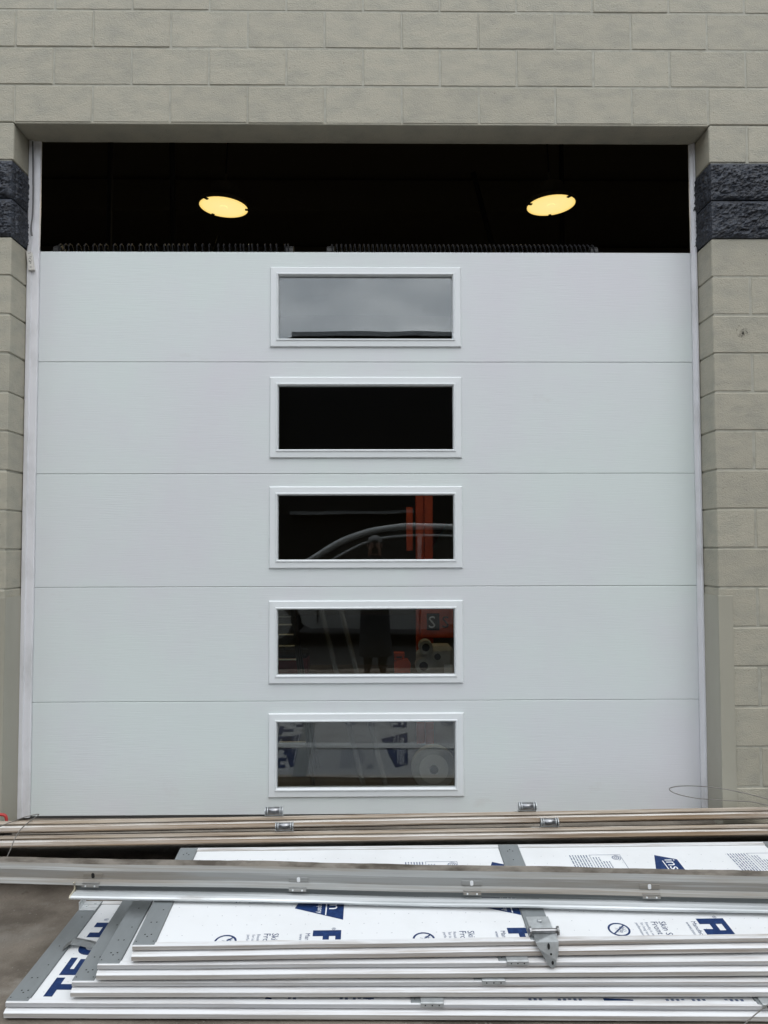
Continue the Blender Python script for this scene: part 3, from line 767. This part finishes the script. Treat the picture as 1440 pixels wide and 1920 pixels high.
# local: x along, y away from camera, z up; front bottom of the track at the origin
wob = lambda x, i: (0.003 * noise.noise(Vector((x * 1.3, i * .2, 1))), 0.0035 * noise.noise(Vector((x * 1.7, 4 + i * .1, 1))))
bm = bmesh.new()
T2 = 0.003
face = [(0.100, 0.096), (0.095, 0.082), (0.060, 0.073), (0.056, 0.047), (0.030, 0.037)]
back = [(y + 0.003, z - 0.003) for y, z in face[::-1]]
wob2 = lambda x, i: (wob(x, i)[0], wob(x, i)[1] + (0.004 * noise.noise(Vector((x * 6, 2, 2))) if i in (0, len(face) * 2 - 1) else 0))
extrude_profile(bm, face[1:] + back[:-1], -0.46, 3.1, 60, wob)
fin('wall_angle', bm, M['galv_dull'], tk)
bm = bmesh.new()
extrude_profile(bm, [(0.1005, 0.098), (0.0945, 0.0815), (0.0985, 0.0805), (0.1035, 0.097)], -0.46, 3.1, 140, lambda x, i: (wob(x, i)[0], wob(x, i)[1] + (0.0035 * noise.noise(Vector((x * 5, 2, 2))) + 0.0012 * noise.noise(Vector((x * 40, 2, 2))) if i in (0, 3) else 0)))
fin('dirty_flange', bm, M['rusty'], tk)
bm = bmesh.new()
web = [(0.0335, 0.036), (0.046, 0.034), (0.048, 0.013), (0.0505, 0.0125), (0.0487, 0.036), (0.0335, 0.0385)]
extrude_profile(bm, web, 0.245, 3.1, 60, wob)
fin('track_web', bm, M['galv_shaded'], tk)
bm = bmesh.new()
lipp = [(0.0475, 0.0130), (0.034, 0.0100), (0.030, 0.0145), (0.004, 0.0118), (-0.001, 0.0085), (-0.001, 0.0040), (0.003, 0.0), (0.006, 0.0), (0.0025, 0.0050), (0.005, 0.0090), (0.030, 0.0118), (0.034, 0.0075), (0.0475, 0.0105)]
extrude_profile(bm, lipp, 0.245, 3.1, 60, wob)
fin('track_lip', bm, M['galv'], tk)
bm = bmesh.new()
extrude_profile(bm, [(0.0, 0.0), (0.004, 0.0), (0.041, 0.014), (0.040, 0.040), (0.032, 0.044), (0.026, 0.044), (0.035, 0.036), (0.036, 0.019), (0.029, 0.0165), (0.003, 0.012), (-0.002, 0.005)], 0.241, 0.2455)
fin('cut_end', bm, mat('bright_cut_edge', (0.62, 0.58, 0.46), 0.4, metal=0.4), tk)
for i, x in enumerate((0.30, 1.02, 1.615, 2.215, 2.8)):
    bm = boxes((x - .034, x + .034, 0.0540, 0.0562, 0.050, 0.066), (x - .030, x + .030, 0.0300, 0.0315, 0.028, 0.0372), (x - .030, x + .030, 0.0315, 0.0530, 0.0405, 0.0420), bev=0.0005)
    br = fin('track_bracket', bm, M['galv_dull'], tk)
    bm = bmesh.new()
    q = [(x + .006 * math.cos(a), 0.0532, 0.058 + (.005 * math.sin(a)) + (.004 if math.sin(a) > 0 else -.004)) for a in [2 * math.pi * k / 12 for k in range(12)]]
    bm.faces.new([bm.verts.new(p) for p in q])
    fin('slot', bm, M['hole'] if i == 0 else M['print_white'], br)
    bm = bmesh.new()
    for dx in (-.016, .016): cyl(bm, (x + dx, 0.0300, 0.0325), (x + dx, 0.0285, 0.0325), .0032, seg=8)
    fin('rivets', bm, M['galv'], br)

# ------------------------------------------------------------------ loose wires, cord, tag, handle
def wire(label, pts, r=0.0021, group=None, name='steel_wire', m='wire'):
    bm = bmesh.new(); tube(bm, catmull(pts, 10), r)
    o = fin(name, bm, M[m], smooth=True); tag(o, label, 'wire', group); return o
wire('thin wire looped over the rear panels at the left, its end dangling past the track',
     [(-1.50, 3.02, .300), (-1.475, 3.08, .312), (-1.40, 3.17, .326), (-1.362, 3.20, .330), (-1.337, 3.205, .3305), (-1.348, 3.16, .3235), (-1.368, 3.09, .300), (-1.36, 2.98, .245), (-1.31, 2.74, .228), (-1.255, 2.60, .215), (-1.235, 2.56, .19)])
wire('springy wire loop standing over the right end of the rear panels, before the right jamb',
     [(1.80, 3.26, .330), (1.72, 3.25, .335), (1.66, 3.26, .345), (1.54, 3.26, .352), (1.42, 3.27, .360), (1.345, 3.30, .372), (1.345, 3.34, .380), (1.43, 3.38, .376), (1.56, 3.40, .362), (1.68, 3.38, .345), (1.80, 3.30, .330)])
wire('short bent wire sticking up in front of the lowest panel at the bottom right corner',
     [(1.06, 2.24, .002), (1.09, 2.25, .012), (1.13, 2.27, .030), (1.19, 2.30, .05), (1.25, 2.33, .064)], 0.0016)
wire('dark cord hanging from the top of the left jamb above the scribbled scrap',
     [(-1.800, 4.052, 3.64), (-1.797, 4.054, 3.50), (-1.793, 4.053, 3.36), (-1.7935, 4.052, 3.24), (-1.800, 4.052, 3.17), (-1.7985, 4.053, 3.13), (-1.795, 4.053, 3.118)], 0.0042, name='cord', m='cord')
wire('thin light string between the dark cord and the scribbled scrap on the left jamb', [(-1.795, 4.053, 3.115), (-1.796, 4.053, 3.08), (-1.7985, 4.053, 3.03)], 0.0018, name='string', m='trim')
t = thing('foam_scrap', 'small off-white scrap with black scribbles stuck on the left jamb seal', 'scrap', (-1.800, 4.068, 2.975))
bm = bmesh.new()
ou = [(-.024, .058), (.004, .054), (.020, -.042), (-.010, -.044)]
f0 = [bm.verts.new((x, -.018, z)) for x, z in ou]; f1 = [bm.verts.new((x, 0, z)) for x, z in ou]
bm.faces.new(f0); bm.faces.new(f1)
for k in range(4): bm.faces.new((f0[k], f0[(k + 1) % 4], f1[(k + 1) % 4], f1[k]))
fin('scrap_body', bm, M['paper'], t)
bm = bmesh.new()
rnd = random.Random(5)
for k in range(6):
    a = Vector((-.004 + .0016 * k, -.0182, .044 - k * .014))
    pts = [a + Vector((rnd.uniform(-.008, .008), 0, rnd.uniform(-.006, .006))) for _ in range(4)]
    tube(bm, catmull(pts, 4), 0.0009, 4)
fin('scribble', bm, M['hole'], t)

t = thing('tool_with_handle', 'small red handle poking up behind the rear panels at the left jamb', 'tool', (-1.795, 3.80, -0.018))
bm = bmesh.new(); tube(bm, catmull([(-.042, 0, .10), (-.040, 0, .130), (-.030, 0, .142), (0, 0, .143), (.030, 0, .140), (.040, 0, .128), (.044, 0, .10)], 6), .0075, 8)
fin('handle', bm, M['red'], t, smooth=True)
fin('tool_body', boxes((-.06, .06, -.03, .03, .018, .102), bev=.01), M['black_rubber'], t)

# ------------------------------------------------------------------ lamps and things in the workshop
def high_bay(label, x, y, z, rx, ry):
    t = thing('high_bay_lamp', label, 'lamp', (x, y, z), 'lit high bay lamps in the workshop')
    t.rotation_euler = (rx, ry, 0)
    bm = bmesh.new(); cyl(bm, (0, 0, 0.0), (0, 0, 0.004), .199, seg=48)
    le = fin('lens', bm, M['lamp'], t)
    bm = bmesh.new()
    prof = [(.206, -.002), (.208, .03), (.190, .05), (.12, .08), (.11, .17), (.05, .19), (.015, .20), (.012, .28)]
    rings = [[bm.verts.new((r * math.cos(2 * math.pi * k / 32), r * math.sin(2 * math.pi * k / 32), zz)) for k in range(32)] for r, zz in prof]
    for a, b_ in zip(rings, rings[1:]):
        for k in range(32): bm.faces.new((a[k], a[(k + 1) % 32], b_[(k + 1) % 32], b_[k]))
    ri = [bm.verts.new((.199 * math.cos(2 * math.pi * k / 32), .199 * math.sin(2 * math.pi * k / 32), -.001)) for k in range(32)]
    for k in range(32): bm.faces.new((ri[k], ri[(k + 1) % 32], rings[0][(k + 1) % 32], rings[0][k]))
    fin('housing', bm, M['dark_in'], t)
    for a in (R(130), R(235), R(5)) if x < 0 else (R(80), R(195), R(305)):
        bm = boxes((.176, .21, -.012, .012, -.008, .0)); bmesh.ops.rotate(bm, verts=bm.verts, matrix=Matrix.Rotation(a, 3, 'Z'))
        fin('clip', bm, M['black_rubber'], t)
    bm = bmesh.new(); cyl(bm, (0, 0, -.002), (0, 0, .002), .03, seg=20)
    fin('lens_boss', bm, M['lamp'], t)
    ld = bpy.data.lights.new('lamp_light', 'AREA'); ld.shape = 'DISK'; ld.size = .36; ld.energy = 9; ld.color = (1, .80, .45)
    lo = bpy.data.objects.new('lamp_light', ld); COL.objects.link(lo); lo.parent = t; lo.location = (0, 0, -.03)
    bm = bmesh.new(); cyl(bm, (0, 0, .27), (0, 0, 1.9), .006, seg=6)
    fin('suspension_rod', bm, M['dark_steel'], t)
high_bay('left of the two glowing yellow disc lamps seen through the open top of the door', -1.195, 6.2, 4.25, 0, R(3))
high_bay('right of the two glowing yellow disc lamps seen through the open top of the door', 1.535, 6.2, 4.275, 0, R(-3))

def spring(label, x0, x1, pitch, jit):
    bm = bmesh.new(); rnd = random.Random(int(abs(x0) * 100))
    pts = []; x = x0; k = 0
    while x < x1:
        for q in range(10):
            a = 2 * math.pi * q / 10
            pts.append(Vector((x + pitch * q / 10, .055 * math.cos(a), .055 * math.sin(a))))
        x += pitch * (1 + (rnd.uniform(-jit, jit)))
        k += 1
    tube(bm, pts, .0052, 5)
    t = thing('coil_spring', label, 'spring', (0, 4.235, 3.088), 'door springs behind the top of the door')
    fin('coil', bm, M['spring'], t, smooth=True)
    for xx in (x0, x1):
        bm = bmesh.new(); cyl(bm, (xx - .02, 0, 0), (xx + .02, 0, 0), .046, seg=18)
        fin('end_cone', bm, M['black_rubber'], t)
spring('loosely wound dark coil spring along the left half of the top edge of the door', -1.72, -0.42, .034, .5)
spring('tightly wound dark coil spring along the right half of the top edge of the door', -0.19, 1.30, .0255, .06)
bm = bmesh.new(); cyl(bm, (-1.85, 4.235, 3.088), (1.85, 4.235, 3.088), .0127, seg=10)
tag(fin('spring_shaft', bm, M['dark_steel']), 'thin steel shaft running through the coil springs behind the top of the door', 'shaft')
def rod(label, p0, p1, r=.018):
    bm = bmesh.new(); cyl(bm, p0, p1, r, seg=8)
    return tag(fin('hanger_rod', bm, M['dark_steel']), label, 'rod', 'faint steel rods inside the dark workshop')
rod('faint vertical steel rod left of the left lamp, farthest left in the dark opening', (-1.75, 5.1, 3.0), (-1.75, 5.1, 6.2), .02)
rod('faint slightly leaning steel rod between the left lamp and the farthest left rod', (-1.33, 5.2, 3.0), (-1.40, 5.2, 6.2), .02)
rod('slanting steel rod running down and left from below the left lamp', (-1.26, 5.6, 3.2), (-1.10, 5.6, 3.75), .02)
rod('slanting steel rod just left of the right lamp', (1.42, 6.9, 3.1), (0.98, 6.9, 4.9), .025)
rod('vertical steel rod below the right lamp', (1.98, 7.6, 3.0), (1.98, 7.6, 6.2), .025)

# bench, toolbox, ladder, lift post and machine behind the windows
t = thing('workbench', 'low dark workbench inside, behind the fourth window from the top', 'workbench', (0, 5.2, 0))
fin('bench_top', boxes((-.75, .95, -.25, .30, .54, .58), bev=.004), M['wood'], t)
for x, y in ((-.7, -.2), (.9, -.2), (-.7, .25), (.9, .25)): fin('leg', boxes((x - .03, x + .03, y - .03, y + .03, 0, .54)), M['dark_steel'], t)
t = thing('toolbox', 'maroon toolbox on the workbench behind the lower left of the fourth window', 'toolbox', (-.50, 5.15, .58))
fin('toolbox_body', boxes((-.11, .11, -.08, .08, 0, .11), bev=.006), M['maroon'], t)
fin('toolbox_lid', boxes((-.113, .113, -.083, .083, .111, .150), bev=.015), M['dark_steel'], t)
bm = bmesh.new(); tube(bm, catmull([(-.05, 0, .148), (-.045, 0, .185), (.045, 0, .185), (.05, 0, .148)], 6), .006, 6)
fin('handle', bm, M['black_rubber'], t)
t = thing('orange_can', 'bright orange can on the workbench behind the right part of the fourth window', 'can', (.23, 5.0, .58))
bm = bmesh.new(); ou = [(-.045, 0), (.055, 0), (.058, .09), (.040, .115), (-.03, .115), (-.048, .09)]
bm.faces.new([bm.verts.new((x, -.04, z)) for x, z in ou]); r_ = bmesh.ops.extrude_face_region(bm, geom=bm.faces[:])
bmesh.ops.translate(bm, vec=(0, .08, 0), verts=[v for v in r_['geom'] if isinstance(v, bmesh.types.BMVert)])
fin('can_body', bm, M['orange'], t)
fin('can_handle', boxes((-.05, .02, -.03, .03, .135, .160), (-.048, -.034, -.02, .02, .11, .14), (.004, .018, -.02, .02, .11, .14), bev=.003), M['orange'], t)
t = thing('engine_casting', 'dull white machine casting with round caps at the right of the fourth window', 'machine', (.43, 5.05, .58))
bm = boxes((-.06, .14, -.10, .10, 0, .20), (-.10, .12, -.08, .08, .06, .17), bev=.025)
fin('casting', bm, M['machine'], t)
for (x, z, r) in ((-.045, .23, .045), (-.06, .11, .052), (.03, .17, .038)):
    bm = bmesh.new(); cyl(bm, (x, -.13, z - .03), (x, -.02, z - .03), r, seg=20)
    c_ = fin('round_cap', bm, M['machine'], t)
    bm = bmesh.new(); cyl(bm, (x, -.135, z - .03), (x, -.128, z - .03), r * .55, seg=16)
    fin('cap_hole', bm, M['dark_steel'], c_)
fin('data_plate', boxes((.075, .13, -.104, -.101, .01, .085)), M['print_white'], t)
# ladder
t = thing('stepladder', 'black stepladder with shiny rungs behind the left end of the fourth window', 'ladder', (-.515, 4.62, 0))
for s in (-1, 1):
    for k, y in enumerate((0, .22)):
        bm = bmesh.new(); cyl(bm, (s * .20, y * 1.6, 0), (s * .055, .10, 1.09), .014, seg=8); fin('rail', bm, M['black_pipe'], t)
for z in (.25, .45, .62, .74, .82, .89, .95, 1.0, 1.045):
    w = .20 - .145 * z / 1.09
    bm = bmesh.new(); cyl(bm, (-w, .10 * z / 1.09, z), (w, .10 * z / 1.09, z), .005, seg=8); fin('rung', bm, M['alu'], t)
fin('top_cap', boxes((-.07, .07, .06, .14, 1.085, 1.11), bev=.004), M['black_rubber'], t)
# lift post with cabinet
t = thing('vehicle_lift_post', 'orange vehicle lift post with a lettered cabinet, inside behind the third and fourth windows', 'lift post', (.380, 5.55, 0))
fin('column', boxes((-.02, .035, 0, .10, 0, 2.08), (.040, .10, -.02, .10, 0, 2.08)), M['orange'], t)
fin('side_channel', boxes((-.09, -.045, .02, .08, 1.40, 1.72)), M['orange'], t)
bm = bmesh.new()
a_ = [bm.verts.new((.103, .03, 1.42)), bm.verts.new((.20, .03, 1.60)), bm.verts.new((.103, .03, 1.60))]
bm.faces.new(a_); bmesh.ops.solidify(bm, geom=bm.faces[:], thickness=.012)
fin('gusset', bm, M['orange'], t)
cb = fin('cabinet', boxes((.0, .40, -.14, -.03, .78, 1.20), bev=.006), M['orange'], t)
fin('badge', boxes((.045, .135, -.146, -.142, .835, .955), bev=.002), M['hole'], cb)
for s_, x_, m_ in (('S', .054, 'print_white'), ('S', .150, 'hole')):
    bm = bmesh.new(); put_text(bm, s_, .12, lambda a, b_, x_=x_: (x_ + a, b_), 0)
    for v in bm.verts: v.co = Vector((v.co.x, -.148, .853 + v.co.y))
    fin('letter', bm, M[m_], cb)
for i, (x0, x1, lb) in enumerate(((-.32, -.10, 'left of two pale pipes leaning inside behind the fourth window'), (-.20, .03, 'right of two pale pipes leaning inside behind the fourth window'))):
    bm = bmesh.new(); cyl(bm, (x1 + .10, 4.45, 0.0), (x0 - .04, 4.92, 1.32), .016, seg=10)
    tag(fin('leaning_pipe', bm, M['pipe_grey']), lb, 'pipe', 'pale pipes leaning against the workbench')
t = thing('loose_wheel', 'small pale wheel standing inside behind the right end of the lowest window', 'wheel', (.40, 4.50, .0))
bm = bmesh.new(); cyl(bm, (0, 0, .13), (0, .05, .135), .13, seg=32); fin('tyre', bm, M['machine'], t)
bm = bmesh.new(); cyl(bm, (0, -.012, .13), (0, .02, .13), .085, seg=28); fin('rim', bm, M['paper'], t)
bm = bmesh.new(); cyl(bm, (0, -.022, .13), (0, .02, .13), .025, seg=16); fin('hub', bm, M['dark_steel'], t)

# ------------------------------------------------------------------ across the yard (seen in the window reflections)
t = thing('opposite_building', 'dark clad building across the yard with a pale parapet, mirrored in the windows', 'building', (0, -14, 0))
fin('wall', boxes((-2.5, 26, -9, 0, 0, 7.58), (-24, -2.5, -9, -.2, 0, 6.55)), M['opp'], t)
fin('sky_blocker', boxes((8.5, 16, 0, 16.5, 0, 7.2)), M['opp'], t)  # unseen volume added to block side sky from the jambs
fin('sky_blocker', boxes((-16, -9.0, -.2, 16.5, 0, 7.2)), M['opp'], t)  # its added counterpart on the left, also unseen
fin('parapet', boxes((-2.4, 26, -.5, .12, 7.582, 7.72)), M['opp_lite'], t)
fin('awning', boxes((-2.4, 1.2, .0, .3, 2.33, 2.42)), M['opp_mid'], t)
for x in (-9, -5, 4, 9, 14): fin('loading_door', boxes((x, x + 3, -.19 if x < -2.5 else .004, -.14 if x < -2.5 else .05, 0, 3.4)), M['opp'], t)

# parked car behind the photographer
car = thing('parked_car', 'silver parked car across the yard, seen mirrored in the third and fourth windows', 'car', (0.1, -2.5, 0))
def shell(prof, y_of, m, name, ny=1):
    bm = bmesh.new()
    A_ = [bm.verts.new((x, y_of(z), z)) for x, z in prof]; C_ = [bm.verts.new((x, -1.8 - y_of(z), z)) for x, z in prof]
    n_ = len(prof)
    bm.faces.new(A_); bm.faces.new(C_[::-1])
    for k in range(n_): bm.faces.new((A_[k], A_[(k + 1) % n_], C_[(k + 1) % n_], C_[k]))
    return fin(name, bm, m, car)
def arch(cx, r, n=10): return [(cx + r * math.cos(math.pi * k / n), .33 + r * math.sin(math.pi * k / n)) for k in range(n + 1)]
low = [(-2.25, .33), (-2.28, .62), (-2.15, .88), (-1.9, .96), (-1.1, 1.04), (-.9, 1.06), (1.9, 1.08), (2.2, 1.02), (2.28, .7), (2.22, .33)] + arch(1.45, .37) + [(.9, .26), (-.95, .26)] + arch(-1.45, .37)
shell(low, lambda z: -.03 + .03 * min(1, z), M['car'], 'car_body')
yo = lambda z: -.02 - .24 * max(0, z - 1.05)
roof_o = [(-1.18, 1.062), (-.72, 1.36), (-.33, 1.56), (.05, 1.66), (.6, 1.70), (1.3, 1.67), (1.8, 1.56), (2.1, 1.085)]
shell(roof_o, lambda z: yo(z) - .012, M['car_glass'], 'window_glass')
bm = bmesh.new()
for sy in (0, 1):
    pts = catmull([(x, 0, z) for x, z in roof_o], 6)
    q = [Vector((p.x, yo(p.z) if sy == 0 else -1.8 - yo(p.z), p.z)) for p in pts]
    tube(bm, q, .05, 8)
    tube(bm, [Vector((p.x * .93 + .03, p.y + (.03 if sy == 0 else -.03), p.z - .125)) for p in q if p.z > 1.2], .022, 6)
fin('roof_rail', bm, M['car'], car, smooth=True)
bm = bmesh.new()
pts = catmull([(x, 0, z) for x, z in roof_o[2:7]], 6)
for a, b_ in zip(pts, pts[1:]):
    bm.faces.new([bm.verts.new(v) for v in ((a.x, yo(a.z), a.z + .03), (b_.x, yo(b_.z), b_.z + .03), (b_.x, -1.8 - yo(b_.z), b_.z + .03), (a.x, -1.8 - yo(a.z), a.z + .03))])
fin('roof', bm, M['car'], car)
for x in (.55, 1.55): fin('door_pillar', boxes((x, x + .06, -.15, -.02, 1.06, 1.6)), M['car'], car)
for x in (-.85, .58): fin('door_gap', boxes((x, x + .012, -.02, .002, .34, 1.05)), M['hole'], car)
for x in (.3, 1.4): fin('door_handle', boxes((x, x + .16, 0, .025, .88, .91), bev=.006), M['car'], car)
for x in (-1.45, 1.45):
    for y in (-.01, -1.79):
        bm = bmesh.new(); cyl(bm, (x, y, .33), (x, y - .2 if y > -1 else y + .2, .33), .33, seg=28); w_ = fin('tyre', bm, M['black_rubber'], car)
        bm = bmesh.new(); cyl(bm, (x, y + (.006 if y > -1 else -.006), .33), (x, y - .1 if y > -1 else y + .1, .33), .22, seg=24); fin('rim', bm, M['alu'], w_)

# ------------------------------------------------------------------ the photographer, mirrored faintly in the third window
ps = thing('person', 'person in dark clothes and grey cap holding up a phone, mirrored in the third window', 'person', (0.057, -0.36, 0.0))
def skin_body():
    V, E_, Rr = [], [], []
    def v(p, r): V.append(p); Rr.append(r); return len(V) - 1
    def ch(a, pts):
        for p, r in pts:
            b_ = v(p, r); E_.append((a, b_)); a = b_
        return a
    root = v((0, 0, .84), (.15, .10))
    chest = ch(root, [((0, .0, .98), (.135, .095)), ((0, .01, 1.14), (.155, .105)), ((0, .0, 1.24), (.13, .085))])
    ch(chest, [((0, .01, 1.30), (.055, .055)), ((0, .025, 1.36), (.062, .072)), ((0, .03, 1.43), (.078, .092)), ((0, .02, 1.50), (.062, .076))])
    for s_ in (-1, 1):
        ch(root, [((s_ * .08, 0, .76), (.092, .09)), ((s_ * .082, .02, .44), (.066, .07)), ((s_ * .082, -.01, .10), (.052, .055)), ((s_ * .085, .03, .045), (.040, .04)), ((s_ * .095, .13, .03), (.036, .026))])
        w_ = ch(chest, [((s_ * .165, 0, 1.225), (.056, .056)), ((s_ * .20, .07, 1.01), (.044, .044)), ((s_ * .13, .22, 1.17), (.034, .034)), ((s_ * .066, .290, 1.30), (.025, .023)), ((s_ * .055, .318, 1.375), (.034, .017))])
        for k in range(4):
            x0, z0 = s_ * (.066 - .004 * k), 1.40 + .017 * k
            L_ = (.030, .036, .034, .026)[k]
            ch(w_, [((x0 - s_ * .012, .343, z0), (.0085, .0085)), ((x0 - s_ * .012 - s_ * L_ * .6, .356, z0 + .004), (.008, .008)), ((x0 - s_ * .012 - s_ * L_ * 1.1, .350, z0 + .006), (.007, .007))])
        ch(w_, [((s_ * .060, .322, 1.385), (.010, .010)), ((s_ * .040, .322, 1.395), (.0085, .0085))])
    me = bpy.data.meshes.new('body'); me.from_pydata(V, E_, [])
    o = bpy.data.objects.new('body', me); COL.objects.link(o)
    md = o.modifiers.new('skin', 'SKIN'); md.use_smooth_shade = True
    for i, r in enumerate(Rr):
        d = me.skin_vertices[0].data[i]; d.radius = r; d.use_root = (i == 0)
    o.modifiers.new('sub', 'SUBSURF').levels = 2; o.modifiers['sub'].render_levels = 2
    dg = bpy.context.evaluated_depsgraph_get(); dg.update()
    m2 = bpy.data.meshes.new_from_object(o.evaluated_get(dg))
    bpy.data.objects.remove(o)
    m2.materials.clear(); m2.materials.append(M['cloth_dark']); m2.materials.append(M['skin_human'])
    for p in m2.polygons:
        c = p.center
        p.material_index = 1 if (c.z > 1.315 and c.y < .2) or c.y > .322 else 0
        p.use_smooth = True
    b_ = bpy.data.objects.new('body', m2); COL.objects.link(b_); b_.parent = ps
    return b_
bd = skin_body()
bm = bmesh.new()
cyl(bm, (0, 0, .20), (0, 0, 1.0), .185, .150, 24)
bmesh.ops.scale(bm, vec=(1, .72, 1), verts=bm.verts)
fin('long_coat', bm, M['cloth_dark'], ps, smooth=False)
bm = bmesh.new()
bmesh.ops.create_uvsphere(bm, u_segments=20, v_segments=12, radius=.1)
bmesh.ops.scale(bm, vec=(.90, 1.06, .75), verts=bm.verts)
bmesh.ops.delete(bm, geom=[q for q in bm.verts if q.co.z < -.012], context='VERTS')
bmesh.ops.translate(bm, vec=(0, .022, 1.475), verts=bm.verts)
fin('cap', bm, M['cap_grey'], ps, smooth=True)
fin('cap_peak', boxes((-.07, .07, .09, .17, 1.468, 1.476), bev=.003), M['cap_grey'], ps)
bm = bmesh.new(); cyl(bm, (0, .10, 1.425), (0, .142, 1.405), .011, .015, 8); fin('nose', bm, M['skin_human'], ps, smooth=True)
for x in (-.032, .032):
    bm = bmesh.new(); bmesh.ops.create_uvsphere(bm, u_segments=10, v_segments=8, radius=.011); bmesh.ops.translate(bm, vec=(x, .108, 1.44), verts=bm.verts); fin('eye', bm, M['print_white'], ps)
fin('mouth', boxes((-.022, .022, .094, .108, 1.368, 1.375), bev=.002), M['maroon'], ps)
for x in (-.083, .083):
    bm = bmesh.new(); bmesh.ops.create_uvsphere(bm, u_segments=8, v_segments=8, radius=.028); bmesh.ops.scale(bm, vec=(.3, .6, 1), verts=bm.verts); bmesh.ops.translate(bm, vec=(x, .02, 1.43), verts=bm.verts); fin('ear', bm, M['skin_human'], ps, smooth=True)
ph = thing('phone', 'dark phone held upright in the hands of the person mirrored in the third window', 'phone', (0.057, -0.030, 1.415))
fin('phone_body', boxes((-.036, .036, -.009, -.001, -.075, .078), bev=.003), M['hole'], ph)
bm = bmesh.new()
for x, z in ((0.0, .030), (.018, .055)): cyl(bm, (x, -.001, z), (x, .0012, z), .007, seg=14)
fin('phone_lens', bm, M['car_glass'], ph)
